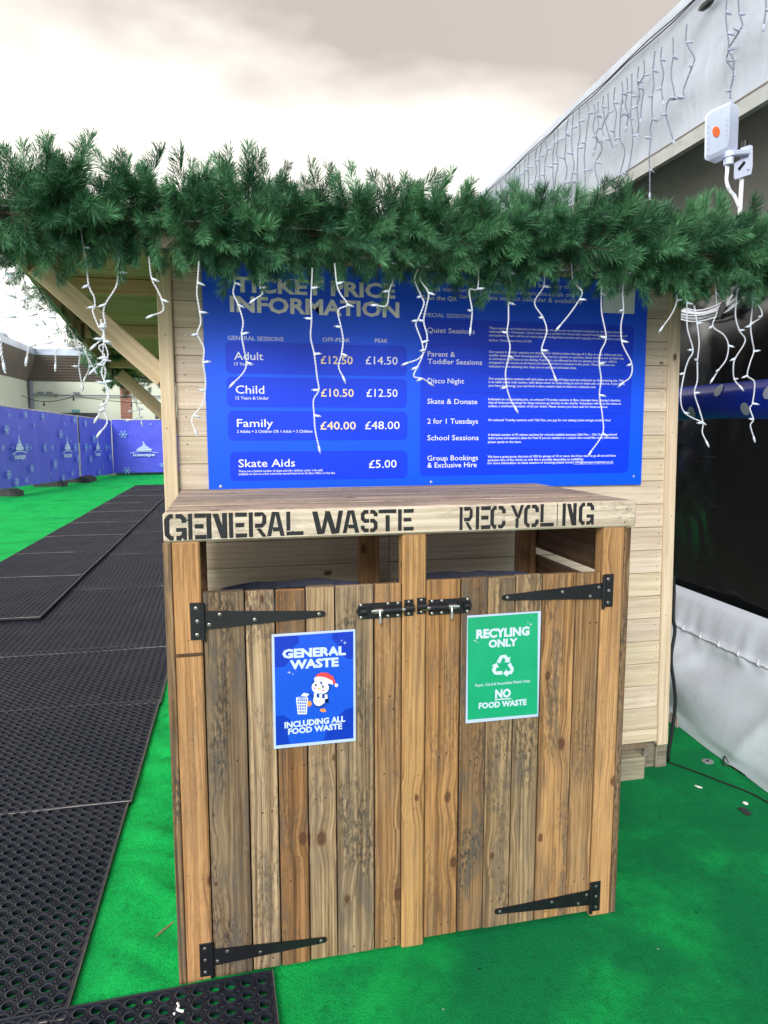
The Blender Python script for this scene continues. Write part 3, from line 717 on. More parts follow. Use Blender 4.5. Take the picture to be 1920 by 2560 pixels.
def ptext(m, body, xl, xr, ybl, cap, lay, w, mi=0, ybr=None):
    a = at(*zp(xl, ybl), YP); b = at(*zp(xr, ybr if ybr is not None else ybl), YP); c = at(*zp(xl, ybl - cap), YP)
    m.text(body, a.x, b.x, a.z, c.z - a.z, YP - .00012 * lay, w, mi, (b.z - a.z) / (b.x - a.x))
def sparkle(m, cx, cy, r, lay, mi=0):
    pts = []
    for k_ in range(8): a = math.pi / 4 * k_; rr = r if k_ % 2 == 0 else r * .16; pts.append((cx + rr * math.cos(a), cy + rr * math.sin(a)))
    flat(m, pts, lay, mi)

pb = poster('waste_poster', .2525, .4675, .6235, .9275, 'laminated blue GENERAL WASTE poster with a small penguin, on the left door', None)
m = MB(); sheet_grid(m, .2525, .4675, .6235, .9275, YP + .0007, lambda u, v: .0008 * max(0, u - .8) * 5 * max(0, .25 - v) * 4); m.build('sheet', M['laminate'], pb)
m = MB(); flat(m, [(102, 117), (545, 86), (546, 685), (112, 726)], 1)
m.build('print', M['poster_blue'], pb)
m = MB()
flat(m, [(102.5, 117.5), (238, 108), (240, 150), (205, 180), (198, 235), (160, 285), (106, 288)], 2); flat(m, [(430, 95), (544, 87), (545, 240), (512, 240), (470, 210), (455, 160), (425, 130)], 2)
flat(m, [(110, 565), (150, 556), (195, 580), (190, 640), (175, 660), (190, 718), (112.5, 725)], 2); flat(m, [(545.5, 515), (505, 520), (460, 560), (440, 620), (395, 640), (380, 699), (545.5, 684.5)], 2)
m.build('print_corners', M['poster_dark'], pb)
for q in (('GENERAL', 148, 503, 236, 52, 4, .05, 0, 215), ('WASTE', 190, 463, 297, 52, 4, .05, 0, 279), ('INCLUDING ALL', 160, 500, 628, 35, 4, .045, 0, 590), ('FOOD WASTE', 180, 483, 663, 34, 4, .045, 0, 631)):
    m = MB(); ptext(m, *q); m.build('lettering', M['poster_text'], pb)
m = MB()
for q in ((498, 150, 13), (479, 137, 8), (186, 316, 13), (207, 326, 8), (464, 152, 3), (223, 311, 3)): sparkle(m, *q, 4)
m.build('sparkle_pattern', M['poster_text'], pb)
m = MB()   # waste paper basket and paper
flat(m, [(224, 458), (292, 458), (284, 550), (234, 550)], 4, 0)
for r_ in range(5):
    for c_ in range(5):
        y0 = 466 + r_ * 16.5; f0 = (y0 - 458) / 92; xl = 224 + 10 * f0 + 5; xr = 292 - 8 * f0 - 5; w_ = (xr - xl) / 5
        flat(m, [(xl + c_ * w_ + 1.5, y0), (xl + (c_ + 1) * w_ - 1.5, y0), (xl + (c_ + 1) * w_ - 2, y0 + 12), (xl + c_ * w_ + 2, y0 + 12)], 5, 1)
flat(m, ell(258, 459, 34, 6), 6, 0); flat(m, ell(258, 459, 27, 3.4), 7, 1)
flat(m, [(268, 430), (299, 436), (284, 452), (252, 446)], 8, 0)
m.build('basket_drawing', [M['p_white'], M['poster_blue']], pb)
m = MB()   # a small generic penguin
mats = [M['p_navy'], M['p_white'], M['p_red'], M['beak'] if 'beak' in M else M['p_beak'], M['p_orange_'], M['p_pink'], M['p_dark']]
flat(m, ell(362, 462, 44, 54, .25), 4, 0); flat(m, ell(352, 470, 31, 34, .2), 5, 1)
flat(m, [(318, 446), (296, 420), (300, 440), (316, 462)], 4, 0); flat(m, [(398, 452), (412, 478), (408, 496), (392, 480)], 4, 0)
flat(m, ell(365, 392, 56, 48, .15), 6, 0); flat(m, ell(348, 399, 36, 35, .1), 7, 1); flat(m, ell(376, 401, 32, 34, .1), 7.3, 1)
flat(m, [(356, 366), (366, 388), (374, 368)], 8, 0)
flat(m, ell(336, 386, 6, 8.5), 8.5, 6); flat(m, ell(376, 394, 6, 8.5), 8.5, 6); flat(m, ell(338, 383, 2, 2.5), 9, 1); flat(m, ell(378, 391, 2, 2.5), 9, 1)
flat(m, ell(327, 404, 8, 5), 8.5, 5); flat(m, ell(377, 416, 8, 5), 8.5, 5)
flat(m, [(341, 400), (363, 404), (352, 416)], 9, 3)
for i in range(5): flat(m, [(325 + i * 15, 430 + i * 2), (340 + i * 15, 432 + i * 2), (340 + i * 15, 456 + i * 2), (325 + i * 15, 454 + i * 2)], 9.4, 1 if i % 2 == 0 else 0)
flat(m, [(366, 460), (386, 462), (382, 490), (362, 486)], 9.4, 1)
flat(m, [(330, 350), (338, 330), (365, 315), (400, 318), (432, 338), (448, 378), (436, 380), (424, 362), (380, 348)], 10, 2)
flat(m, [(326, 346), (345, 338), (385, 342), (428, 362), (432, 384), (400, 376), (360, 366), (328, 366)], 10.6, 1); flat(m, ell(450, 387, 10, 10), 10.8, 1)
flat(m, [(288, 478), (306, 474), (314, 492), (300, 508), (290, 500)], 10, 4); flat(m, [(362, 520), (386, 518), (394, 534), (374, 538), (358, 532)], 10, 4)
sparkle(m, 342, 474, 9, 6, 6); sparkle(m, 356, 482, 7, 6, 6)
m.build('penguin_drawing', mats, pb)

pg = poster('recycling_poster', .7735, .988, .6415, .9445, 'laminated green RECYLING ONLY poster with white arrows, on the right door', None)
m = MB(); sheet_grid(m, .7735, .988, .6415, .9445, YP + .0007, lambda u, v: .0006 * math.sin(u * 9) * math.sin(v * 7) * .6); m.build('sheet', M['laminate'], pg)
m = MB(); flat(m, [(1187, 10), (1580, -18), (1577, 549), (1186, 582)], 1); m.build('print', M['poster_green'], pg)
for q in (('RECYLING', 1234, 1532, 125, 52, 4, .05, 0, 105), ('ONLY', 1303, 1466, 176, 45, 4, .05, 0, 164), ('Paper, Card & Recyclable Plastic Only', 1229, 1536, 396, 15, 4, .012, 0, 370), ('FOOD WASTE', 1248, 1516, 519, 34, 4, .045, 0, 496)):
    m = MB(); ptext(m, *q); m.build('lettering', M['poster_text'], pg)
m = MB(); ptext(m, 'NO', 1340, 1428, 459, 50, 4, .05, 0, 452); flat(m, [(1338, 466), (1430, 459), (1430, 465), (1338, 472)], 4); m.build('lettering', M['poster_text'], pg)
m = MB()
for q in ((1540, 46, 12), (1524, 37, 7), (1228, 138, 12), (1243, 148, 7), (1511, 49, 2.5), (1257, 135, 2.5)): sparkle(m, *q, 4)
m.build('sparkle_pattern', M['poster_text'], pg)
m = MB(); cx, cy = 1385, 276     # three chasing arrows
for k_ in range(3):
    a = k_ * 2 * math.pi / 3; c, s_ = math.cos(a), math.sin(a)
    poly = [(-37, -27), (-18, -58), (-8, -64), (16, -64), (29, -46), (40, -52), (36, -20), (5, -24), (15, -31), (5, -47), (-3, -47), (-19, -17)]
    flat(m, [(cx + x * c - y * s_, cy + 6 + x * s_ + y * c - (x * c - y * s_) * .06) for x, y in poly], 4 + .2 * k_)
m.build('recycling_symbol', M['poster_text'], pg)

# ------------------------------------------------------------------ kiosk
kiosk = thing('ticket_kiosk', (.95, 1.5, 0), 'pale timber ticket kiosk with shiplap walls and a boarded side canopy', 'kiosk')
ZL = [.133, .19, .285, .38, .476, .571, .668, .761, .858, .952, 1.046, 1.14, 1.233, 1.322, 1.416, 1.508, 1.598, 1.688, 1.78, 1.868, 1.96, 2.05]
m = MB(); WY = .75
for i in range(len(ZL) - 1):
    xr = 1.893 - .0195 * (ZL[i] + .3) + random.uniform(-.004, .003) + .012
    b = .0016
    tt = tn((1, 1, 1), .07)
    if i in (10, 11, 9, 8, 12):   # joint behind the bin store
        m.box(-.004, .735, WY, WY + .014, ZL[i] + .001, ZL[i + 1] - .0012, 0, tt, .0018); m.box(.737, xr, WY + .0004, WY + .014, ZL[i] + .001, ZL[i + 1] - .0012, 0, tn((1, 1, 1), .07), .0018)
    else: m.box(-.004, xr, WY, WY + .014, ZL[i] + .001, ZL[i + 1] - .0012, 0, tt, .0018)
    m.box(-.004, xr - .004, WY + .0025, WY + .013, ZL[i + 1] - .0012, ZL[i + 1] + .001, 0, (.35, .33, .3, 1), 0)
    if i != 0 and i != 1:
        for f in (.28, .72):
            m.disc((.028 + random.uniform(-.004, .004), WY + .0002, ZL[i] + (ZL[i + 1] - ZL[i]) * f), (0, -1, 0), .0024, .0006, 8, 2 if random.random() < .7 else 1)
            m.disc((xr - .022 + random.uniform(-.006, .004), WY + .0002, ZL[i] + (ZL[i + 1] - ZL[i]) * f), (0, -1, 0), .0021, .0005, 8, 1)
            if i in (8, 9, 10, 11): m.disc((.72, WY + .0002, ZL[i] + (ZL[i + 1] - ZL[i]) * f), (0, -1, 0), .0021, .0005, 8, 1); m.disc((.752, WY + .0002, ZL[i] + (ZL[i + 1] - ZL[i]) * f), (0, -1, 0), .0021, .0005, 8, 1)
m.box(0, 1.86, WY + .0145, WY + .06, .1, 2.04, 2, (.3, .28, .25, 1), 0)
m.build('front_wall', [M['pine'], M['hole'], M['nail']], kiosk)
m = MB()
z = .133
while z < 1.98:
    m.box(1.925, 1.94, .80, 2.45, z, z + .092, 1, tn((1, 1, 1), .07), .0018); m.box(-.05, -.035, .80, 2.45, z, min(z + .092, 1.0), 1, tn((1, 1, 1), .07), .0018) if z < .95 else None; z += .0945
m.box(0.0, 1.92, 2.42, 2.44, .1, 1.78, 0, (.9, .9, .9, 1), 0)
m.build('side_wall', M['pine'], kiosk)
def post(p0, p1, w, d, name, tint):
    m = MB(); m.bar(p0, p1, w, d, (0, 1, 0), tint, .003)
    for f in (.12, .3, .52, .7, .86): q = Vector(p0).lerp(Vector(p1), f); m.disc((q.x + random.uniform(-.01, .01), q.y - d / 2 - .0002 + .0004, q.z), (0, -1, 0), .0022, .0006, 8, 1)
    return m.build(name, [M['pine_post'], M['hole']], kiosk)
post((-.026, .752, .10), (-.031, .752, 2.02), .046, .05, 'corner_post', (1.0, .97, .9, 1))
post((1.919, .764, .118), (1.879, .764, 1.99), .050, .05, 'corner_post', (1.03, 1.02, 1.0, 1))
m = MB(); a = at(*z3(300, 215), .75); b = at(*z3(1344, 1160), .75)
m.bar((a.x, .76, a.z), (b.x + .012, .76, b.z), .045, .068, (0, 0, 1), (.95, .9, .8, 1), .003)
m.build('canopy_brace', M['pine_post'], kiosk)
m = MB(); m.bar((-.40, 2.40, 1.74), (-.03, 2.40, 1.38), .045, .068, (0, 0, 1), (.9, .85, .75, 1), .003); m.build('canopy_brace', M['pine_post'], kiosk)
m = MB(); m.bar((-.026, 2.40, 0), (-.026, 2.40, 1.8), .046, .05, (0, 1, 0), (.95, .9, .85, 1)); m.build('corner_post', M['pine_post'], kiosk)
# pent roof: boards (underside visible in the canopy), rafters, fascia, felt
RS = (1.80 - 2.09) / (2.75 - .45)
def rz(y): return 2.05 + RS * (y - .45)
m = MB(); x = -.44
y = .46
while y < 2.74:
    y2 = min(y + .112, 2.75); m.bar((-.44, (y + y2) / 2, rz((y + y2) / 2)), (2.14, (y + y2) / 2, rz((y + y2) / 2)), y2 - y - .002, .016, (0, -RS, 1), tn((1, .97, .92), .08), .0015); y += .112
m.bar((.85, .455, rz(.455) + .014), (.85, 2.75, rz(2.75) + .014), 2.6, .01, (0, 0, 1), (.08, .08, .08, 1), .001)
roof = m.build('roof', M['soffit'], kiosk)
m = MB()
for y in (1.0, 1.62, 2.25): m.bar((-.43, y, rz(y) - .036), (1.9, y, rz(y) - .036), .045, .055, (0, 0, 1), (1, .95, .85, 1), .002)
m.build('rafter', M['soffit'], roof)
m = MB(); m.box(-.45, 2.15, .435, .4535, 1.96, 2.065, 0, (.95, .95, .95, 1), .002); m.bar((-.452, .455, rz(.455) - .02), (-.452, 2.75, rz(2.75) - .02), .018, .10, (0, 0, 1), (.9, .9, .9, 1)); m.build('fascia', M['pine'], roof)
# base blocks showing at the right-hand corner
for q, mt in (((1.72, 1.862, .80, .845, .055, .118), (.62, .6, .58, 1)), ((1.864, 1.912, .785, .85, .0, .117), (.85, .85, .85, 1)), ((1.914, 1.966, .775, .84, 0, .117), (1, 1, 1, 1)), ((1.60, 1.812, .70, .80, .0, .0935), (1.15, 1.18, 1.08, 1))):
    m = MB(); m.box(*q, 0, mt, .003); m.build('base_block', M['block'], kiosk)
m = MB(); m.box(.0, 1.70, .79, .85, .02, .12, 0, (.6, .6, .6, 1)); m.build('base_bearer', M['block'], kiosk)

# ------------------------------------------------------------------ price sign
SY = .738; SXL, SXR, SZB, SZT = .0945, 1.757, 1.222, 2.0
sign = thing('price_sign', (.92, SY, SZB), 'large blue ticket price board screwed to the kiosk wall above the bin store', 'sign')
m = MB(); m.prism([(SXL, SY, SZB + .004), (SXR + .004, SY, SZB), (SXR - .003, SY, SZT), (SXL - .004, SY, SZT)], (0, .008, 0)); m.build('board', M['sign_blue'], sign)
def sp_(zfn, x, y, lay=1): q = at(*zfn(x, y), SY - .0005); return Vector((q.x, SY - .0003 - .00025 * lay, q.z))
def rrect(m, x0, x1, z0, z1, r, lay):
    pts = []
    for cx, cz, a0 in ((x1 - r, z1 - r, 0), (x0 + r, z1 - r, 90), (x0 + r, z0 + r, 180), (x1 - r, z0 + r, 270)):
        for k_ in range(6): a = R(a0 + 18 * k_); pts.append((cx + r * math.cos(a), SY - .0003 - .00025 * lay, cz + r * math.sin(a)))
    m.prism(pts, (0, .0002, 0))
for a, b, c, d in ((240, 1537, 628, 850), (248, 1537, 872, 1083), (258, 1540, 1110, 1318), (272, 1540, 1395, 1600)):
    p0 = sp_(zs1, a, (d + c) / 2); p1 = sp_(zs1, b, (d + c) / 2); t0 = sp_(zs1, (a + b) / 2, c); b0 = sp_(zs1, (a + b) / 2, d)
    m = MB(); rrect(m, p0.x, p1.x, b0.z, t0.z, .018, 1); m.build('price_panel', M['sign_panel'], sign)
p0 = sp_(zs2, 80, 900); p1 = sp_(zs2, 1447, 900); t0 = sp_(zs2, 760, 428); b0 = sp_(zs2, 760, 1415)
m = MB(); rrect(m, p0.x, p1.x, b0.z, t0.z, .018, 1); big = m.build('session_panel', M['sign_panel'], sign)
m = MB()
for ya, yb_ in ((590, 592), (758, 762), (887, 891), (1018, 1020), (1127, 1118), (1262, 1245)):
    q0 = sp_(zs2, 120, ya, 2); q1 = sp_(zs2, 1410, yb_, 2); zc = (q0.z + q1.z) / 2; m.box(q0.x, q1.x, q0.y, q0.y + .0002, zc - .0008, zc + .0008, bev=0)
m.build('divider_lines', M['sign_line'], sign)
def stext(m, zfn, body, xl, xr, yb0, cap, w=0.0, mi=0, yb1=None):
    a = sp_(zfn, xl, yb0, 3); b = sp_(zfn, xr, yb1 if yb1 is not None else yb0, 3); c = sp_(zfn, xl, yb0 - cap, 3)
    m.text(body, a.x, b.x, (a.z + b.z) / 2, c.z - a.z, a.y, w, mi)
m = MB(); stext(m, zs1, 'TICKET PRICE', 300, 1452, 262, 112, .034, 0, 292); m.build('title', M['sign_title'], sign); m = MB(); stext(m, zs1, 'INFORMATION', 272, 1482, 402, 116, .034, 0, 430); m.build('title', M['sign_title'], sign)
m = MB()
for b_, xl, xr, y0, cap, w_, y1 in (('GENERAL SESSIONS', 255, 655, 601, 29, .0, 607), ('OFF-PEAK', 933, 1130, 614, 29, .0, 614), ('PEAK', 1308, 1400, 620, 29, .0, 620),
    ('Adult', 302, 510, 741, 56, .004, 744), ('13 Years+', 302, 437, 782, 21, .006, 783), ('£14.50', 1242, 1470, 775, 56, .004, 775), ('Child', 312, 517, 984, 58, .004, 984), ('12 Years & Under', 312, 549, 1026, 22, .006, 1026),
    ('£12.50', 1248, 1470, 1008, 56, .004, 1006), ('Family', 322, 580, 1222, 56, .004, 1222), ('2 Adults + 2 Children OR 1 Adult + 3 Children', 322, 862, 1264, 20, .006, 1263), ('£48.00', 1238, 1485, 1239, 56, .004, 1237),
    ('Skate Aids', 333, 737, 1510, 55, .004, 1505), ('There are a limited number of skate aids (for children under 1.4m tall)', 333, 933, 1546, 15, .008, 1538), ('available to hire on a first come first served basis from the Box Office on the day.', 333, 1025, 1567, 15, .008, 1557), ('£5.00', 1265, 1463, 1516, 56, .004, 1512)):
    m = MB(); stext(m, zs1, b_, xl, xr, y0, cap, w_, 0, y1); m.build('lettering', M['sign_white'], sign)
for b_, xl, xr, y0, cap, w_, y1 in (('We are open until 7th January and online book any time', 95, 1085, 188, 29, .002, 196), ('please visit our website icescape-tropicana.co.uk or', 92, 1063, 240, 29, .003, 250), ('Scan the QR', 92, 318, 285, 29, .016, 288), ('for our skate session calendar & availability', 330, 1130, 288, 29, .002, 297),
    ('SPECIAL SESSIONS', 95, 412, 398, 24, .0, 398), ('Quiet Sessions', 123, 433, 500, 33, .005, 501), ('Parent &', 127, 305, 652, 33, .005, 652), ('Toddler Sessions', 127, 480, 702, 33, .005, 702), ('Disco Night', 127, 363, 826, 33, .005, 825), ('Skate & Donate', 125, 449, 959, 33, .005, 958),
    ('2 for 1 Tuesdays', 125, 453, 1087, 33, .005, 1086), ('School Sessions', 125, 457, 1195, 33, .005, 1192), ('Group Bookings', 125, 453, 1327, 33, .005, 1322), ('& Exclusive Hire', 125, 445, 1372, 33, .005, 1367)):
    m = MB(); stext(m, zs2, b_, xl, xr, y0, cap, w_, 0, y1); m.build('lettering', M['sign_white'], sign)
paras = [(525, 487, 23.0, 1, ['These sessions are indicated on the ticketing site, they are on selected weekends at 10am and selected|1390', 'midweeks after Christmas. Quiet sessions are perfect for those who would benefit from a more relaxed|1418', 'atmosphere. There will be no music played during these sessions and capacity on the ice rink is reduced|1402', 'further. Tickets start from £12.50.|802']),
 (524, 638, 22.2, 0, ['Our parent & toddler sessions are designed for children below the age of 5. Buy an adult ticket and your|1391', 'toddler skates for free! Accompanied on the ice by a parent or guardian, these sessions are an ideal way|1400', 'to introduce little ones to ice skating. Pushchairs are allowed on the ice (please ensure your child is|1352', 'strapped in and secure at all times) and skate aid hire is included in the price. These sessions are|1338', 'indicated on the ticketing site, they are on selected mid-week slots.|1092']),
 (522, 808, 21.5, -.5, ['Our popular disco sessions will take place on selected Fridays and are indicated on the ticketing site. This|1398', 'is an adult ticket only session, with dance music to skate along to and no skate aids on the ice. If you think|1405', 'you have the energy, you can book a disco session back to back at a reduced cost.|1217']),
 (520, 940, 21.5, -3, ['Indicated on our ticketing site, on selected Thursday sessions at 8pm. Icescape have selected charities,|1378', 'that all ticket proceedings for these sessions go directly to the charity. Volunteers will be at the venue to|1380', 'collect, a minimum donation of £5 per ticket. Please ensure you have cash for these sessions.|1295']),
 (519, 1074, 21, -8, ['On selected Tuesday sessions until 12th Dec, you pay for one skating ticket and get another free!|1313']),
 (518, 1171, 21, -14, ['A limited number of 45 minute sessions for schools available between 24th Nov - 15th Dec. A reduced|1352', 'ticket price and teachers skate for free! If you are teacher or a school who would like more information,|1362', 'please speak to the team.|735']),
 (516, 1312, 20.5, -17, ['We have a great group discount of 10% for groups of 10 or more, but if you want to go all out and have|1345', 'exclusive hire of the whole ice rink this is possible depending on availability.|1138', 'For more information on skate sessions or bookings please contact info@icescape-tropicana.co.uk|1329'])]
for x0, y0, dy, sl, lines in paras:
    m = MB()
    for i, s_ in enumerate(lines):
        b_, xr = s_.split('|'); xr = int(xr); d = sl * (xr - x0) / 830
        stext(m, zs2, b_, x0, xr, y0 + dy * i, 15.0, .014, 0, y0 + dy * i + d)
    if len(lines) == 3 and 'great' in lines[0]: q0 = sp_(zs2, 1075, 1348, 3); q1 = sp_(zs2, 1329, 1340, 3); m.box(q0.x, q1.x, q0.y, q0.y + .0002, q0.z - .001, q0.z, bev=0)
    m.build('paragraph', M['sign_white'], sign)
m = MB()
for b_, xl, xr, y0 in (('£12.50', 920, 1150, 772), ('£10.50', 922, 1157, 1006), ('£40.00', 918, 1172, 1240)): m = MB(); stext(m, zs1, b_, xl, xr, y0, 57, .012, 0, y0); m.build('lettering', M['sign_cream'], sign)
q0 = sp_(zs2, 1262, 368, 2); q1 = sp_(zs2, 1467, 370, 2); m = MB(); rrect(m, q0.x, q1.x, q0.z, q0.z + .16, .006, 2); m.build('white_card', M['sign_white'], sign)
m = MB()
for zfn, x, y in ((zs1, 205, 1649), (zs2, 150, 1465), (zs2, 1463, 1428)):
    q = sp_(zfn, x, y, 1); screw(m, q.x, q.y, q.z, .0048, 0)
for x in (.12, .9, 1.73): screw(m, x, SY - .0004, 1.98, .0048, 0)
m.build('screws', [M['nail'], M['nail'], M['hole']], sign)

# ------------------------------------------------------------------ garlands
def sprig_variant(L, nn, rng):
    t = rng.uniform(.02, 1.0, nn) ** .9
    bend = rng.uniform(-.25, .25, 2)
    stem = np.stack([t * L, bend[0] * L * t * t, bend[1] * L * t * t], 1)
    az = rng.uniform(0, 2 * np.pi, nn); th = rng.uniform(.65, 1.15, nn) * (1.0 - .30 * t)
    nl = rng.uniform(.040, .064, nn) * (1.0 - .22 * t * t)
    dirs = np.stack([np.cos(th), np.sin(th) * np.cos(az), np.sin(th) * np.sin(az)], 1)
    rn = rng.normal(size=(nn, 3)); side = np.cross(dirs, rn); side /= np.linalg.norm(side, axis=1, keepdims=True)
    w = rng.uniform(.0007, .00105, nn)[:, None]
    a = stem; mid = stem + dirs * (nl * .55)[:, None]; curl = rng.normal(0, .06, (nn, 3)) * nl[:, None]
    tip = stem + dirs * nl[:, None] + curl
    return np.stack([a - side * w * .7, mid - side * w, tip, mid + side * w], 1), rng.uniform(0, 1, nn)
def garland(name, axis, count, lens, label, seed, tall=(), up_bias=0.0):
    rng = np.random.default_rng(seed)
    va = [sprig_variant(1.0 * l, n, rng) for l, n in ((.13, 300), (.15, 340), (.17, 380), (.19, 420), (.16, 350), (.14, 320))]
    A = np.array(axis, float); seg = np.linalg.norm(np.diff(A, axis=0), axis=1); cum = np.concatenate([[0], np.cumsum(seg)]); Lt = cum[-1]
    def pt(s): i = min(np.searchsorted(cum, s, 'right') - 1, len(seg) - 1); return A[i] + (A[i + 1] - A[i]) * ((s - cum[i]) / seg[i]), (A[i + 1] - A[i]) / seg[i]
    root = thing(name, tuple(A[0]), label, 'garland')
    VV, TT = [], []; stems = MB()
    items = [(rng.uniform(0, Lt), rng.uniform(0, 2 * np.pi), None) for _ in range(count)] + [(s, math.pi / 2 + rng.uniform(-.25, .25), k_) for s, k_ in tall]
    for s, phi, sc in items:
        p, d = pt(s); upv = np.array([0, 0, 1.0]); sv = np.cross(d, upv); sv /= np.linalg.norm(sv); uv_ = np.cross(sv, d)
        rad = sv * math.cos(phi) + uv_ * math.sin(phi)
        ax = d * rng.uniform(-.75, .75) if sc is None else d * rng.uniform(-.2, .2)
        x = rad + ax; x[2] -= .12 if sc is None else 0; x /= np.linalg.norm(x)
        r = rng.normal(size=3); y = np.cross(x, r); y /= np.linalg.norm(y); z = np.cross(x, y)
        v, tt = va[rng.integers(len(va))]; k_ = sc if sc else rng.uniform(*lens) * (.74 if math.sin(phi) < -.3 else 1.0)
        base = p + rad * rng.uniform(.0, .035) + rng.normal(0, .018, 3)
        Mx = np.stack([x, y, z]); q = (v.reshape(-1, 3) * k_) @ Mx + base
        VV.append(q.reshape(-1, 4, 3)); TT.append(np.clip(tt * .7 + rng.uniform(-.3, .55), 0, 1))
        if rng.random() < .5: stems.tube([base, base + x * .06 * k_, base + x * .12 * k_], [.0022, .0016, .0008], 4)
    V = np.concatenate(VV); T = np.concatenate(TT); n = len(V)
    me = bpy.data.meshes.new('foliage'); me.vertices.add(n * 4); me.vertices.foreach_set('co', (V.reshape(-1, 3) - A[0]).astype(np.float32).ravel())
    me.loops.add(n * 4); me.loops.foreach_set('vertex_index', np.arange(n * 4, dtype=np.int32)); me.polygons.add(n); me.polygons.foreach_set('loop_start', np.arange(0, n * 4, 4, dtype=np.int32))
    me.update(calc_edges=True); ca = me.color_attributes.new('tint', 'FLOAT_COLOR', 'CORNER')
    ca.data.foreach_set('color', np.repeat(np.stack([T, T, T, np.ones(n)], 1), 4, axis=0).astype(np.float32).ravel())
    me.materials.append(M['needle']); o = bpy.data.objects.new('foliage', me); COL.objects.link(o); o.parent = root
    stems.tube([tuple(pt(Lt * i / 60)[0]) for i in range(61)], .006, 6); stems.build('stem', M['twig'], root)
    return root
GY = .385
gax = [(-.50, GY, 2.025), (-.3, GY, 2.005), (0, GY, 2.02), (.3, GY, 2.0), (.6, GY, 2.015), (.9, GY, 2.0), (1.2, GY, 2.02), (1.5, GY, 2.01), (1.8, GY, 2.02), (2.1, GY, 2.01), (2.22, GY, 2.01)]
garland('pine_garland', gax, 1080, (.66, 1.04), 'thick artificial pine garland along the front eave of the kiosk', 3,
        tall=[(at(px, 520, GY).x + .50, k_ * .80) for px, k_ in ((-20, 1.0), (60, 1.2), (165, 1.05), (355, 1.35), (470, 1.1), (540, 1.1), (610, 1.15), (690, 1.1), (760, 1.15), (830, 1.1), (920, 1.25), (1080, 1.3), (1200, 1.15), (1270, 1.1), (1420, 1.2), (1600, 1.1), (1760, 1.15))])
sax = [(-.47, .80, 1.99), (-.46, 1.15, 1.95), (-.45, 1.6, 1.91), (-.45, 2.2, 1.82), (-.45, 2.75, 1.76), (-.1, 2.85, 1.73), (.3, 2.85, 1.74)]
garland('pine_garland', sax, 150, (.55, .8), 'pine garland running back along the left edge of the canopy', 5)

# ------------------------------------------------------------------ icicle lights
def smooth_path(P, step=.004):
    P = [Vector(p) for p in P]; out = []
    for i in range(len(P) - 1):
        p0, p1, p2, p3 = P[max(i - 1, 0)], P[i], P[i + 1], P[min(i + 2, len(P) - 1)]
        n = max(2, int((p2 - p1).length / step))
        for k_ in range(n):
            t = k_ / n; out.append(.5 * ((2 * p1) + (p2 - p0) * t + (2 * p0 - 5 * p1 + 4 * p2 - p3) * t * t + (3 * p1 - p0 - 3 * p2 + p3) * t ** 3))
    out.append(P[-1]); return out
def bulb(parent, p, d, k_=1.0, husk='husk'):
    d = Vector(d).normalized(); p = Vector(p); m = MB()
    m.tube([p - d * .002, p, p + d * .018 * k_, p + d * .019 * k_], [.0022 * k_, .0040 * k_, .0042 * k_, .0032 * k_], 8, mi=0)
    m.tube([p + d * .019 * k_, p + d * .024 * k_, p + d * .027 * k_], [.0029 * k_, .0025 * k_, .0008 * k_], 7, mi=1)
    m.build('bulb', [M[husk], M['tip']], parent, True)
def drop(root, P, k_=1.0, end=True, side0=1, step=.004, every=2, mat='cable_white'):
    sp2 = smooth_path(P, step); m = MB(); acc = 0.0; A, B = [], []; prev = sp2[0]
    rh, rw = .0021 * k_, .0013 * k_
    for i, q in enumerate(sp2):
        acc += (q - prev).length; prev = q; a = acc / .021 * 2 * math.pi / k_
        d = (sp2[min(i + 1, len(sp2) - 1)] - sp2[max(i - 1, 0)]); d.normalize(); x = d.cross(Vector((0, 1, .01))); x.normalize(); y = d.cross(x)
        o = x * math.cos(a) * rh + y * math.sin(a) * rh; A.append(q + o); B.append(q - o)
    m.tube(A, rw, 5); m.tube(B, rw, 5)
    dr_ = m.build('light_drop', M[mat], root, True)
    s_ = side0; hk = 'husk_shaded' if mat == 'cable_shaded' else 'husk'
    for i in range(1, len(P) - 1, every):
        p = Vector(P[i]); b = Vector((s_ * random.uniform(.7, 1), random.uniform(-.5, .3), random.uniform(-.5, .25))); bulb(dr_, p, b, k_, hk); s_ = -s_ if random.random() < .75 else s_
    if end: bulb(dr_, P[-1], Vector(P[-1]) - Vector(P[-2]), k_, hk)
    return dr_
LY = .36
def front_drop(root, zfn, pts, top=True, y=None, **kw):
    kw.setdefault('k_', .86)
    yy = LY if y is None else y
    P = []
    for i, q in enumerate(pts):
        v = at(*zfn(*q), yy); v.y += random.uniform(-.006, .006); P.append(v)
    if top: P.insert(0, P[0] + Vector((random.uniform(-.01, .01), .01, .06)))
    return drop(root, P, **kw)
def lead(root, P, k_=1.0):
    m = MB(); m.tube(smooth_path(P, .02), .0025 * k_, 5); m.build('lead_wire', M['cable_white'], root, True)
s1 = thing('icicle_lights', (.1, LY, 2.0), 'unlit white icicle lights hanging left of the sign and over its price columns', 'light string', 'icicle lights on the kiosk')
lead(s1, [(-.42, GY + .02, 2.04), (-.1, GY + .02, 2.03), (.3, GY + .02, 2.03), (.66, GY + .02, 2.02)])
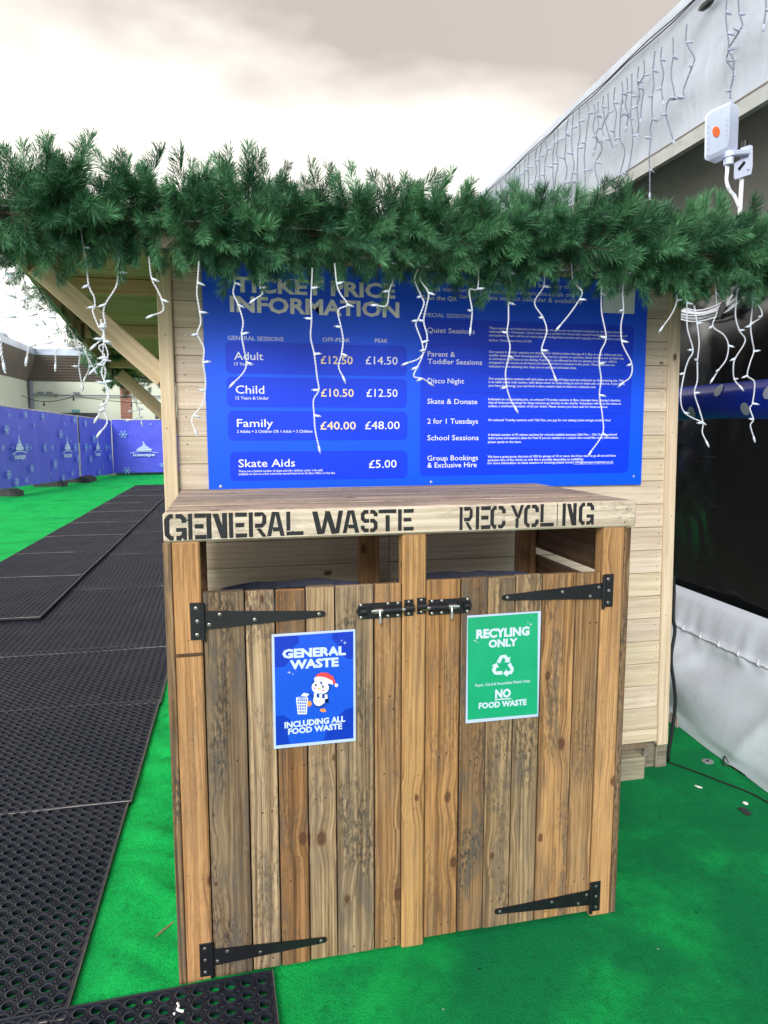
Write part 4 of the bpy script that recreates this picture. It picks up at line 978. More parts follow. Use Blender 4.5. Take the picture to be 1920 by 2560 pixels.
for zfn, pts in ((z3, [(700, 60), (720, 180), (745, 380), (790, 480), (795, 560), (780, 600), (830, 730), (870, 770), (850, 830), (800, 880)]),
    (z3, [(990, 270), (970, 390), (880, 540), (865, 620), (880, 700), (868, 780), (872, 850), (905, 960), (870, 1050), (850, 1110), (880, 1190), (915, 1280), (890, 1370), (820, 1480)]),
    (z3, [(880, 850), (830, 900), (880, 980), (840, 1040), (790, 1085)]), (z3, [(860, 1000), (885, 1100), (870, 1200), (905, 1290), (875, 1420), (900, 1530), (845, 1605)]),
    (z3, [(1270, 320), (1320, 420), (1355, 500), (1365, 590), (1280, 632)]),
    (zs1, [(40, 190), (35, 270), (55, 400), (62, 480), (40, 560), (85, 660), (80, 760), (95, 870), (95, 960), (75, 1060), (10, 1140), (0, 1190), (20, 1240)]),
    (zs1, [(305, 190), (295, 260), (330, 350), (365, 470), (355, 560), (370, 660), (390, 760), (370, 830), (300, 905)]), (zs1, [(490, 230), (505, 270), (450, 310)]),
    (zs1, [(855, 230), (850, 330), (855, 450), (850, 580), (875, 700), (895, 860), (905, 960), (870, 1030), (875, 1140), (880, 1250), (905, 1360)]),
    (zs1, [(1035, 200), (1060, 270), (1110, 350), (1045, 390), (1065, 510), (1080, 600), (1070, 700), (1050, 790), (1080, 860)]),
    (zs1, [(1415, 40), (1445, 150), (1410, 250), (1390, 355), (1320, 355)])):
    front_drop(s1, zfn, pts)
s2 = thing('icicle_lights', (1.3, LY, 2.0), 'unlit white icicle lights hanging over the sessions half of the sign', 'light string', 'icicle lights on the kiosk')
lead(s2, [(.67, GY + .02, 2.02), (1.0, GY + .02, 2.03), (1.4, GY + .02, 2.02), (1.9, GY + .02, 2.02)])
for zfn, pts in ((zs2, [(70, 70), (45, 150), (90, 260), (105, 310), (60, 420), (50, 450), (90, 560), (95, 640), (60, 720), (35, 780), (90, 795), (140, 822)]),
    (zs2, [(95, 70), (80, 150), (130, 240), (120, 320), (105, 420), (125, 520), (110, 610), (70, 665), (0, 692)]), (zs2, [(455, 210), (395, 225), (412, 360), (405, 470)]),
    (zs2, [(660, 100), (670, 200), (655, 300), (650, 420), (640, 500), (665, 580), (650, 650), (635, 750), (640, 850), (665, 930), (690, 980)]),
    (zs2, [(880, 195), (825, 300), (880, 400), (900, 490), (870, 610), (915, 690), (950, 780)]), (zs2, [(1075, 160), (1120, 230), (1115, 280), (1050, 370), (990, 450)]),
    (zs2, [(1250, 240), (1250, 370), (1280, 530), (1245, 620), (1235, 700), (1250, 800), (1240, 900), (1260, 1030), (1262, 1150), (1190, 1265)]),
    (zs2, [(1417, 110), (1390, 230), (1400, 350), (1385, 450), (1390, 550), (1405, 600), (1450, 700), (1440, 780), (1400, 820)]),
    (z5, [(660, 660), (620, 780), (545, 890)]), (z5, [(755, 680), (745, 900), (800, 1090), (755, 1180), (735, 1290), (690, 1500), (740, 1630), (870, 1710)]),
    (z5, [(845, 860), (860, 1030), (850, 1180), (840, 1350), (820, 1460), (865, 1600), (890, 1720), (890, 1800), (915, 1880)]),
    (z5, [(1010, 590), (1010, 760), (980, 880), (1060, 960), (1105, 1050), (1095, 1170), (1030, 1260), (985, 1330)]),
    (z5, [(1185, 560), (1180, 780), (1200, 920), (1255, 1010), (1170, 1160), (1150, 1240), (1170, 1340), (1205, 1400)]),
    (z5, [(1310, 570), (1320, 680), (1305, 880), (1310, 1010), (1335, 1100), (1300, 1200), (1285, 1310), (1330, 1370), (1315, 1550), (1300, 1590), (1320, 1690), (1305, 1740), (1335, 1840)]),
    (z5, [(1320, 640), (1380, 730), (1388, 800), (1325, 850)])):
    front_drop(s2, zfn, pts)
s3 = thing('icicle_lights', (-.45, 1.5, 1.8), 'unlit icicle lights hanging against the sky under the left canopy edge', 'light string', 'icicle lights on the kiosk')
lead(s3, [(-.46, .5, 1.97), (-.46, 1.2, 1.90), (-.46, 2.0, 1.82), (-.46, 2.7, 1.72)])
for y, pts in ((.55, [(45, 280), (10, 350), (-20, 420)]), (.62, [(60, 300), (100, 350), (130, 480), (100, 600), (60, 640), (0, 700), (-30, 760)]), (.5, [(-10, 760), (5, 880), (15, 960), (25, 1030)]),
    (.85, [(190, 250), (210, 370), (230, 480), (225, 590), (260, 690), (270, 820), (240, 890), (228, 985)]), (1.0, [(305, 330), (330, 430), (345, 470), (300, 570), (310, 620), (345, 665)]),
    (1.15, [(360, 360), (375, 450), (410, 550), (460, 640), (480, 750), (490, 850), (440, 860)]), (1.3, [(430, 480), (470, 570), (460, 650), (500, 760), (540, 870), (470, 920), (465, 1040)]),
    (1.5, [(560, 530), (590, 620), (590, 720), (610, 780), (650, 900), (670, 970), (660, 1060), (685, 1210)]), (1.75, [(650, 650), (690, 720), (720, 840), (720, 930), (750, 1060), (715, 1150)]),
    (1.9, [(690, 690), (735, 800), (700, 900), (745, 1000), (790, 1080)]), (2.1, [(740, 740), (780, 800), (740, 860), (800, 960), (790, 1060)]), (2.3, [(790, 790), (830, 880), (790, 980), (840, 1060)]),
    (2.45, [(930, 930), (950, 1010), (920, 1090), (870, 1100)]), (2.8, [(1110, 1140), (1130, 1220), (1160, 1300), (1120, 1320), (1160, 1420), (1185, 1525)]), (2.8, [(1175, 1140), (1180, 1220), (1140, 1300), (1150, 1420), (1110, 1430)]), (2.8, [(1160, 1480), (1120, 1505), (1090, 1510)])):
    front_drop(s3, z3, pts, y=y, k_=1.15)

# ------------------------------------------------------------------ marquee on the right
MK, MS = .045, .028
def mq(s, x0, z, sl=True): return Vector((x0 + MK * s, .8 + s, z + (MS * (s if sl else 0))))
marq = thing('event_marquee', (4.5, 5, 0), 'large white event marquee with black wall panels and a pale pelmet', 'marquee')
def strip(m, rows, s0, s1, n, mi=0, jit=None, flip=False):
    vs_ = []; nr = len(rows)
    for i in range(n + 1):
        s = s0 + (s1 - s0) * i / n
        for j, (x0, z, sl) in enumerate(rows):
            p = mq(s, x0, z, sl)
            if jit: p += jit(s, j, nr)
            vs_.append(p)
    fs = [[i * nr + j, i * nr + j + 1, (i + 1) * nr + j + 1, (i + 1) * nr + j] for i in range(n) for j in range(nr - 1)]
    if flip: fs = [f[::-1] for f in fs]
    m.add(vs_, fs, None, (1, 1, 1, 1), mi)
def onm(px, py, x0): d = ray(px, py); t = (x0 - CV.x + MK * (CV.y - .8)) / (d.x - MK * d.y); return CV + d * t
FX = 2.25
m = MB()
rows = [(FX + .03, 2.742, True)] + [(FX + .0 + .010 * math.sin(j * .9), 2.742 + (3.40 - 2.742) * j / 14, True) for j in range(15)] + [(FX + .02, 3.412, True), (FX + 3.0, 4.1, True), (FX + 6, 4.7, True)]
strip(m, rows, -3.5, 15, 150, 0, lambda s, j, nr: Vector((mnoise.noise(Vector((s * 3.1, j * .30, 0))) * .016 + mnoise.noise(Vector((s * 9 + j * .2, j * .35, 4))) * .006, 0, 0)) if 1 < j < 15 else Vector((0, 0, 0)))
m.build('pelmet', M['pvc_white'], marq, True)
m = MB(); strip(m, [(FX + .005, 2.70, True), (FX - .025, 2.70, True), (FX - .03, 2.745, True), (FX - .018, 2.765, True), (FX + .0, 2.765, True)], -3.5, 15, 2); m.build('gutter_rail', M['alu'], marq)
m = MB(); strip(m, [(FX - .002, 2.768, True), (FX - .008, 2.774, True), (FX - .002, 2.785, True)], -3.5, 15, 2); m.build('keder_strip', M['fascia_brown'], marq)
WX = 2.42
m = MB(); strip(m, [(FX + .005, 2.71, True), (WX + .02, 2.66, True), (WX, 2.20, True)], -3.5, 15, 90, 0, lambda s, j, nr: Vector((mnoise.noise(Vector((s * 2, j, 2))) * .03, 0, 0))); m.build('lining', M['pvc_grey'], marq, True)
m = MB(); rows = [(WX - .005 * (j % 2), 2.20 + (.60 - 2.20) * j / 12, j == 0) for j in range(13)]
strip(m, rows, -3.5, 15, 120, 0, lambda s, j, nr: Vector((mnoise.noise(Vector((s * 1.6, j * .35, 8))) * .02, 0, 0))); m.build('black_panel', M['vinyl'], marq, True)
m = MB(); BX = WX - .035; zb0, zb1 = 1.482, 1.652
rows = [(BX - .035 * math.sin(math.pi * j / 10) ** .7 + .03, zb0 + (zb1 - zb0) * j / 10, False) for j in range(11)]
strip(m, rows[::-1], -3.5, 15, 60)
def band_dot(px, py):
    d = ray(px, py); x0 = BX - .006; t = (x0 - CV.x + MK * (CV.y - .8)) / (d.x - MK * d.y); p = CV + d * t
    u = max(0, min(1, (p.z - zb0) / (zb1 - zb0))); return p.y - .8, p.z
for px, py in [z5(1010, 1437), z5(1245, 1598), z5(782, 1625), z5(1450, 1455)]:
    s, z = band_dot(px, py); n = 16; pts = []
    for k_ in range(n + 1):
        a = 2 * math.pi * k_ / n; rr = .028 if k_ < n else 0; zz_ = z + rr * math.sin(a); u = max(0, min(1, (zz_ - zb0) / (zb1 - zb0)))
        pts.append(mq(s + rr * 1.0 * math.cos(a), BX - .035 * math.sin(math.pi * u) ** .7 + .03 - .004, zz_, False))
    m.add(pts, [[k_, (k_ + 1) % n, n] for k_ in range(n)], None, (1, 1, 1, 1), 1)
m.build('blue_band', [M['band_blue'], M['band_dot']], marq, True)
m = MB()
sk = [(WX - .05, .645), (WX - .07, .638), (WX - .085, .60), (WX - .10, .55), (WX - .11, .50), (WX - .115, .475), (WX - .125, .465)]
zz0 = .462
for j in range(1, 25): u = j / 24; sk.append((WX - .125 - (.05 * u) - .02 * math.sin(u * math.pi), zz0 * (1 - u) + .004))
def skj(s, j, nr):
    if j < 3: return Vector((0, 0, 0))
    u = j / (nr - 1)
    a = mnoise.noise(Vector((s * 1.2 + u * .9, u * 1.0, 5))) * .075 + mnoise.noise(Vector((s * 3.0 - u * 2.4, u * 1.4, 9))) * .040
    r1 = 1 - abs(mnoise.noise(Vector((s * 2.2 - u * 1.3, u * .6, 12)))) * 3.0      # long creases running down from the lacing
    a -= max(0, r1) ** 2 * .030 * (1 - .6 * u)
    if j < 8: a = mnoise.noise(Vector((s * 14 + u, 1, 3))) * .012 * (j / 7)
    else: a *= min(1, (j - 6) / 5)
    if j > nr - 4: a *= .45
    return Vector((a, 0, 0))
strip(m, [(a, b, False) for a, b in sk], -2.6, 6, 520, 0, skj); m.build('skirt', M['pvc_skirt'], marq, True)
m = MB(); m.tube([tuple(mq(s * .05 - 2.6, WX - .128, .474 + .003 * math.sin(s * 2.1), False)) for s in range(160)], .006, 6)
for i in range(24): s = -1.2 + i * .13 + random.uniform(-.015, .015); m.tube([tuple(mq(s, WX - .122, .462, False)), tuple(mq(s + .008, WX - .139, .475, False)), tuple(mq(s + .016, WX - .124, .492, False))], .0028, 5)
m.build('lacing_rope', M['cable_white'], marq, True)
m = MB()   # worn hole and eyelet cable
q = ground(*z6(700, 1285), .06); m.prism([(q.x - .03 - .012 * 0, q.y - .02, .045), (q.x - .03, q.y + .05, .05), (q.x - .025, q.y + .045, .095), (q.x - .025, q.y - .005, .10)], (.004, 0, 0)); m.build('patch', M['block'], marq)
m = MB(); 
p0 = onm(*z6(1145, 1510), FX + .02)
m.tube(smooth_path([p0 + Vector((.05, 0, 0)), p0 + Vector((-.012, 0, -.005)), p0 + Vector((-.03, .0, -.05)), ground(*z6(1045, 1600)) + Vector((0, 0, .03)), ground(*z6(1040, 1630)) + Vector((0, 0, .005)), ground(*z6(1090, 1635)) + Vector((0, 0, .005)), ground(*z6(1180, 1690)) + Vector((0, 0, .005)), ground(*z6(1390, 1815)) + Vector((0, 0, .005))], .01), .0035, 6)
m.build('eyelet_cable', M['black_cable'], marq, True)
m = MB(); strip(m, [(WX + .03, 2.2, False), (WX + .03, 0, False)], -3.5, 15, 2); m.box(7.9, 8, -2.5, 15, 0, 4, 0, bev=0); m.build('back_lining', M['pvc_grey'], marq)

# marquee icicle lights
s4 = thing('icicle_lights', (FX, 2, 3.3), 'unlit icicle lights on a black lead along the marquee pelmet', 'light string', 'icicle lights on the marquee')
XM = FX - .03
m = MB(); 
for dz in (0, .012): m.tube([tuple(mq(-1.4 + .2 * i, XM, 3.315 + dz + .006 * math.sin(i * 1.7 + dz * 90), True)) for i in range(60)], .0032, 5)
P = [onm(*z4(x, y), XM - .004) for x, y in ((1010, 95), (1045, 70), (1100, 30), (1140, 0))]; m.tube(P, [.006, .016, .016, .008], 8)
m.build('lead_wire', M['black_cable'], s4, True)
drops4 = [[(20, 985), (30, 1100), (10, 1210), (45, 1330), (20, 1420)], [(110, 905), (100, 1000), (120, 1120), (95, 1210), (110, 1290)], [(215, 825), (205, 960), (230, 1080), (210, 1240), (225, 1340)], [(330, 730), (335, 860), (315, 980), (340, 1090), (325, 1190)], [(440, 630), (430, 760), (450, 900), (425, 1000), (440, 1160), (430, 1260)], [(660, 440), (650, 560), (675, 700), (655, 830), (670, 950)], [(60, 960), (55, 1080), (60, 1200), (40, 1280), (95, 1400), (40, 1520), (30, 1600), (70, 1750)], [(150, 880), (155, 1060), (130, 1150), (170, 1310), (200, 1410)], [(280, 770), (290, 880), (270, 1080), (265, 1300), (310, 1430), (265, 1640), (240, 1800)], [(285, 880), (293, 990)],
  [(375, 690), (375, 900), (365, 1090), (385, 1280), (370, 1450), (330, 1640), (275, 1700)], [(275, 1100), (310, 1075), (365, 1110)], [(490, 570), (490, 710), (435, 800), (485, 840), (465, 1010), (458, 1120)], [(595, 480), (575, 660), (585, 800), (570, 900), (565, 1010), (570, 1120), (550, 1210), (555, 1300), (540, 1450), (545, 1600), (545, 1820)],
  [(765, 350), (765, 530), (745, 700), (780, 920), (720, 950), (700, 1080), (765, 1320)], [(895, 230), (890, 400), (965, 540), (950, 610), (865, 840), (865, 920), (800, 930)],
  [(1270, 0), (1265, 110), (1265, 200), (1280, 310), (1290, 460), (1270, 570), (1335, 680), (1305, 850), (1305, 945)], [(1380, 0), (1390, 130), (1420, 230), (1390, 290), (1335, 380), (1285, 470), (1330, 550), (1340, 670)], [(1640, 0), (1640, 90), (1620, 230)]]
for d_ in drops4:
    P = [onm(*z4(*q), XM - .012 + random.uniform(-.006, .004)) for q in d_]
    drop(s4, P, 1.35, step=.008, mat='cable_shaded')
for i in range(36):   # farther along the pelmet
    s = 1.42 + i * .10 + random.uniform(-.03, .03); L = random.choice((.45, .58, .70, .52, .62)); n = int(L / .07)
    P = [mq(s + random.uniform(-.025, .025), XM - .012, 3.30 - L * k_ / n, True) for k_ in range(n + 1)]
    drop(s4, P, 1.6, step=.012, mat='cable_shaded')

# ------------------------------------------------------------------ antenna on its pole
AY = .78
ant = thing('panel_antenna', tuple(at(1855, 440, AY)), 'white panel antenna with an orange badge on a bracket and pole', 'antenna')
def za(x, y, dy=0.0): return at(*z4(x, y), AY + dy)
fr = [(1075, 1085), (1120, 1040), (1290, 965), (1310, 960), (1322, 1000), (1310, 1360), (1285, 1425), (1095, 1515), (1065, 1505), (1060, 1480), (1065, 1120)]
m = MB()
front = [za(x, y, -.03 + .03 * (x - 1060) / 260) for x, y in fr]
back = [p + Vector((.055, .03, .004)) for p in front]
cxp = sum(front, Vector()) / len(front)
inner = [cxp + (p - cxp) * .86 + Vector((-.006, -.008, 0)) for p in front]
n = len(fr); vs_ = inner + front + back
fs = [list(range(n))] + [[i, (i + 1) % n, n + (i + 1) % n, n + i][::-1] for i in range(n)] + [[n + i, n + (i + 1) % n, 2 * n + (i + 1) % n, 2 * n + i][::-1] for i in range(n)] + [list(range(3 * n - 1, 2 * n - 1, -1))]
m.add(vs_, fs)
nrm = (front[5] - front[0]).cross(front[7] - front[0]).normalized()
if nrm.y > 0: nrm = -nrm
for i in range(5):
    a = za(1255 - i * 1, 1105 + i * 48, -.02) + nrm * .009; b = za(1275, 1098 + i * 48, -.02) + nrm * .009; m.tube([a, b], .0012, 4)
    a = za(1080, 1195 + i * 52, -.035) + nrm * .006; b = za(1096, 1190 + i * 52, -.035) + nrm * .006; m.tube([a, b], .0012, 4)
hs = m.build('housing', M['abs_white'], ant)
m = MB(); c = inner[0].lerp(inner[6], .5); c = za(1168, 1243, -.018)
# project the badge onto the front face plane
p0 = inner[0]; nn_ = (inner[4] - inner[0]).cross(inner[8] - inner[0]).normalized(); nn_ = -nn_ if nn_.y > 0 else nn_
d = (c - CV).normalized(); t = (p0 - CV).dot(nn_) / d.dot(nn_); c = CV + d * t
m.tube([c - nn_ * .002, c + nn_ * .0025, c + nn_ * .003], [.0195, .0195, .0175], 24); m.build('badge', M['orange'], hs)
m = MB(); q0, q1 = za(1250, 1455), za(1465, 1440, .03); m.bar(q0, q1, .030, .022, (0, 0, 1), bev=.005)
m.tube([za(1288, 1480), za(1286, 1555)], .0185, 12); m.tube([za(1285, 1435), za(1290, 1480)], [.02, .024], 12)
P = [(1400, 1395), (1490, 1365), (1515, 1375), (1515, 1560), (1500, 1640), (1350, 1690), (1337, 1670), (1340, 1540), (1400, 1500)]
m.prism([za(x, y, .03) for x, y in P], (.01, .012, 0)); 
for x, y in ((1475, 1405), (1472, 1588)): m.disc(za(x, y, .028), (-.2, -1, 0), .006, .004, 10)
m.build('bracket', M['abs_white'], ant)
m = MB(); m.tube([za(1440, 1330, .045), za(1440, 1390, .045)], .012, 10); m.tube([za(1380, 1600, .03), za(1435, 1530, .03)], .006, 8); m.build('clamp_bolt', M['black_iron'], ant)
m = MB(); a = za(1415, 1640, .05); m.tube([a, (a.x, a.y, 1.98)], .0085, 12); m.build('pole', M['cable_white'], ant, True)
m = MB()
for o_ in (0, 14, 28):
    m.tube(smooth_path([za(1262 + o_, 1550), za(1262 + o_ * .8, 1620), za(1258 + o_ * .7, 1700), za(1280 + o_, 1790), za(1330 + o_, 1850), za(1380, 1960)], .008), .0032, 6)
m.build('cable', M['cable_white'], ant, True)

# coil of white cable on the marquee wall
coil = thing('cable_coil', tuple(onm(*z5(930, 600), WX - .05)), 'coil of white cable hanging on the dark marquee wall', 'cable coil')
m = MB(); cc = onm(*z5(950, 560), WX - .05); 
for i in range(9):
    r0 = .235 + .012 * i + random.uniform(-.006, .006); rz_ = .092 + .0065 * i + random.uniform(-.003, .003); P = []
    for k_ in range(41):
        a = 2 * math.pi * k_ / 40; P.append(cc + Vector((MK * r0 * math.cos(a) - .004 * i % .02, r0 * math.cos(a) + random.uniform(-.002, .002), rz_ * math.sin(a) + .01 * math.cos(3 * a + i) * .3)))
    m.tube(P, .0036, 6)
m.build('loops', M['cable_white'], coil, True)
m = MB(); q = onm(*z5(1060, 760), WX - .06); m.bar(q + Vector((0, -.02, .035)), q + Vector((0, .02, -.02)), .022, .04, (0, 0, 1)); m.build('tape_tie', M['tape'], coil)

# black cable down the kiosk corner and cable across the carpet
m = MB(); P = [at(*z6(x, y), .81) for x, y in ((640, 120), (648, 240), (642, 460), (655, 560), (625, 780), (650, 1000), (657, 1150), (628, 1380), (602, 1540), (606, 1580))]
m.tube(smooth_path(P, .01), .0075, 8); tag(m.build('power_cable', M['black_cable'], None, True), 'thick black cable hanging down the right corner of the kiosk', 'cable')
m = MB(); P = [ground(*z6(x, y)) + Vector((0, 0, .005)) for x, y in ((590, 1600), (760, 1660), (880, 1705), (1060, 1775), (1230, 1840), (1390, 1925), (1560, 2030))]
m.tube(smooth_path(P, .02), .0034, 6); tag(m.build('thin_cable', M['black_cable'], None, True), 'thin black cable running across the green carpet towards the marquee', 'cable')

# ------------------------------------------------------------------ litter
q = ground(*z6(913, 1594)); w = thing('fixing_washer', (q.x, q.y, .002), 'round pale fixing washer pinned into the green carpet', 'washer')
m = MB(); m.tube([q + Vector((0, 0, .001)), q + Vector((0, 0, .004)), q + Vector((0, 0, .005))], [.024, .024, .021], 20); m.build('disc', M['grey_steel'], w)
m = MB(); m.tube([q + Vector((0, 0, .005)), q + Vector((0, 0, .008))], [.007, .005], 10); m.build('screw_head', M['black_iron'], w)
m = MB(); a = [ground(*z6(x, y), .003) for x, y in ((1145, 1955), (1205, 1952), (1265, 2005), (1225, 2020))]; m.prism(a, (0, 0, -.002)); tag(m.build('tape_scrap', M['tape']), 'scrap of black tape lying on the carpet near the marquee', 'tape scrap')
def crumple(name, zfn, x, y, r, lab, mat, sq=.5):
    q = ground(*zfn(x, y)); bm = bmesh.new(); bmesh.ops.create_icosphere(bm, subdivisions=2, radius=r)
    m = MB(); m.add([(q.x + v.co.x * (1 + .5 * mnoise.noise(v.co * 90)), q.y + v.co.y * (1 + .5 * mnoise.noise(v.co * 70)), .001 + r * sq + v.co.z * sq * (1 + .6 * mnoise.noise(v.co * 80))) for v in bm.verts], [[v.index for v in f.verts] for f in bm.faces]); bm.free()
    tag(m.build(name, mat), lab, 'litter')
crumple('paper_scrap', z6, 1210, 1932, .010, 'small crumpled white paper beside the black tape scrap', M['paper'])
z7 = zf(0, 1850, .434)
m = MB(); P = [ground(*z6(x, y), .004) for x, y in ((812, 1780), (840, 1792), (872, 1800))]; m.tube(P, [.002, .0045, .002], 6); tag(m.build('paper_sliver', M['paper']), 'thin white sliver of paper on the carpet right of the bin store', 'litter')
m = MB(); P = [ground(*z7(x, y), .006) for x, y in ((872, 1155), (935, 1100), (1004, 1046))]; m.tube(P, [.0012, .0032, .0022], 6); tag(m.build('twig', M['bark_twig']), 'dry twig on the carpet left of the bin store', 'twig')
m = MB(); P = [ground(*z7(x, y), .032) for x, y in ((1022, 1515), (1030, 1535), (1020, 1550), (1040, 1560), (1058, 1562))]; m.tube(smooth_path(P, .004), [.003] * len(smooth_path(P, .004)), 5)
m.tube([ground(*z7(1000, 1575), .031), ground(*z7(1008, 1578), .031)], .003, 5); tag(m.build('torn_paper', M['paper']), 'twist of torn white paper on the nearest rubber mat', 'litter')

# ------------------------------------------------------------------ banner fence
FN, FFR = Vector((-4.28, 14.0, 0)), Vector((-3.10, 20.7, 0))
dF = FFR - FN
def fence_t(px):   # where the viewing ray of column px meets the fence line in plan
    d = ray(px, 1100); a = Vector((d.x, d.y)); o = Vector((CV.x, CV.y)); e = Vector((dF.x, dF.y)); f = Vector((FN.x, FN.y))
    den = a.x * (-e.y) - a.y * (-e.x); w_ = f - o
    t = (w_.x * (-e.y) - w_.y * (-e.x)) / den; return ((o + a * t) - f).dot(e) / e.dot(e)
def fz(t): return .20 + (.07 - .20) * t, 1.875 + (1.635 - 1.875) * t
def flake(m, org, ux, uz, cu, cz, r, nrm, mi):
    for k_ in range(6):
        a = k_ * math.pi / 3; d0 = (math.cos(a), math.sin(a)); pn = (-d0[1] * r * .11, d0[0] * r * .11)
        m.prism([org + ux * (cu + x) + uz * (cz + z) + nrm * (.012 + k_ * .0005) for x, z in ((pn[0], pn[1]), (d0[0] * r + pn[0], d0[1] * r + pn[1]), (d0[0] * r - pn[0], d0[1] * r - pn[1]), (-pn[0], -pn[1]))], nrm * -.002, mi=mi)
        for sgn in (1, -1):
            b = a + sgn * .8; e0 = (d0[0] * r * .6, d0[1] * r * .6); e1 = (e0[0] + math.cos(b) * r * .34, e0[1] + math.sin(b) * r * .34); q_ = (-math.sin(b) * r * .08, math.cos(b) * r * .08)
            m.prism([org + ux * (cu + x) + uz * (cz + z) + nrm * (.0155 + k_ * .0005) for x, z in ((e0[0] + q_[0], e0[1] + q_[1]), (e1[0] + q_[0], e1[1] + q_[1]), (e1[0] - q_[0], e1[1] - q_[1]), (e0[0] - q_[0], e0[1] - q_[1]))], nrm * -.002, mi=mi)
def logo(m, org, ux, uz, cu, cz, w, nrm, mi, asp=1.0):
    def P(pts, l=0): m.prism([org + ux * (cu + x * w) + uz * (cz + z * w * asp) + nrm * (.02 + .001 * l) for x, z in pts], nrm * -.002, mi=mi)
    P([(-.26, .08), (-.24, .02), (.25, .02), (.30, .07), (.22, .13), (-.2, .13)]); P([(-.17, .16), (-.20, .14), (.2, .14), (.13, .22), (-.07, .23)]); P([(-.06, .25), (.11, .235), (.06, .31), (-.02, .32)]); P([(-.02, .335), (.055, .325), (.0, .44), (-.03, .47)])
    arc = [(x, -.10 + .085 * math.cos(x / .5 * 1.5)) for x in [(-.5 + .1 * i) for i in range(11)]]; P([(x, z + .018) for x, z in arc] + [(x, z - .012 + .01 * (abs(x) / .5)) for x, z in arc[::-1]], 1)
    v, f = text_data('Icescape', .03); mnx, mxx = min(q[0] for q in v), max(q[0] for q in v); kx = .76 * w / (mxx - mnx)
    m.add([org + ux * (cu - .38 * w + (q[0] - mnx) * kx) + uz * (cz + (-.235 + q[1] * .21) * w * asp) + nrm * .021 for q in v], f, None, (1, 1, 1, 1), mi)
def fence_run(A, B, zA, zB, label, flakes, logos, seed, folds):
    A, B = Vector((A.x, A.y, 0)), Vector((B.x, B.y, 0)); u = (B - A); L = u.length; ux = u.normalized(); nrm = Vector((ux.y, -ux.x, 0))
    fp = thing('banner_fence', tuple((A + B) / 2), label, 'fence panel', 'blue banner fence panels')
    m = MB(); n, nz_ = 40, 10; vs_ = []
    for i in range(n + 1):
        f = i / n; z0 = zA[0] + (zB[0] - zA[0]) * f; z1_ = zA[1] + (zB[1] - zA[1]) * f
        for j in range(nz_ + 1):
            d = mnoise.noise(Vector((f * L * 2.2 + seed, j * .12, seed))) * folds + (folds * 2 * max(0, math.sin(f * L * 1.9 + seed)) ** 8)
            vs_.append(A + u * f + nrm * d + Vector((0, 0, z0 + (z1_ - z0) * j / nz_ + (mnoise.noise(Vector((f * 5, seed, 3))) * .015 if j in (0, nz_) else 0))))
    m.add(vs_, [[i * (nz_ + 1) + j, (i + 1) * (nz_ + 1) + j, (i + 1) * (nz_ + 1) + j + 1, i * (nz_ + 1) + j + 1] for i in range(n) for j in range(nz_)])
    m.build('banner', M['banner'], fp, True)
    m = MB(); off = nrm * (-.04)
    up = lambda f, top: A + u * f + off + Vector((0, 0, (zA[1] + (zB[1] - zA[1]) * f + .02) if top else (zA[0] + (zB[0] - zA[0]) * f + .005)))
    m.tube([up(0, 0), up(0, 1), up(1, 1), up(1, 0)], .02, 8); m.tube([up(0, 0), up(1, 0)], .02, 8)
    for k_ in range(1, 8): m.tube([up(k_ / 8, 0), up(k_ / 8, 1)], .006, 5)
    m.build('steel_frame', M['grey_steel'], fp)
    m = MB()
    for fu, fz_, r in flakes: z0 = zA[0] + (zB[0] - zA[0]) * fu; z1_ = zA[1] + (zB[1] - zA[1]) * fu; flake(m, A + u * fu + nrm * (folds * 1.6), ux, Vector((0, 0, 1)), 0, z0 + (z1_ - z0) * fz_, r * .8, nrm, 0)
    m.build('snowflake_pattern', M['flake'], fp); m = MB()
    for fu, fz_, w_, asp in logos: z0 = zA[0] + (zB[0] - zA[0]) * fu; z1_ = zA[1] + (zB[1] - zA[1]) * fu; logo(m, A + u * fu + nrm * (folds * 2.2), ux, Vector((0, 0, 1)), 0, z0 + (z1_ - z0) * fz_, w_, nrm, 0, asp)
    m.build('logo', M['banner_print'], fp)
    return fp
cuts = [-60, 88, 196, 281]
labs = ['blue snowflake banner panel at the left edge of the photo', 'blue snowflake banner panel second along the left fence', 'blue snowflake banner panel last before the fence corner']
lg = [[(.62, .46, .66, 1.1)], [(.62, .46, .64, 1.15)], [(.42, .46, .52, 1.35)]]
fk = [[(.5, .9, .06), (.44, .72, .13), (.78, .5, .12), (.86, .5, .06), (.43, .17, .13), (.86, .22, .12), (.74, .07, .08), (.56, .06, .12), (.66, .75, .05), (.8, .93, .1), (.95, .8, .06), (.36, .5, .08), (.52, .5, .05)],
      [(.1, .93, .11), (.12, .5, .15), (.28, .5, .08), (.33, .26, .15), (.5, .7, .14), (.5, .04, .12), (.86, .5, .13), (.92, .32, .13), (.88, .93, .12), (.6, .86, .06), (.75, .6, .06), (.2, .12, .06), (.75, .1, .09)],
      [(.12, .9, .12), (.1, .5, .14), (.22, .5, .08), (.35, .65, .15), (.22, .3, .13), (.72, .5, .14), (.82, .5, .07), (.85, .32, .14), (.46, .06, .12), (.74, .88, .1), (.66, .72, .06), (.6, .15, .08)]]
for i in range(3):
    t0, t1 = fence_t(cuts[i] + (3 if i else 0)), fence_t(cuts[i + 1] - 2)
    fence_run(FN + dF * t0, FN + dF * t1, fz(t0), fz(t1), labs[i], fk[i], lg[i], 3.1 + 4 * i, .035)
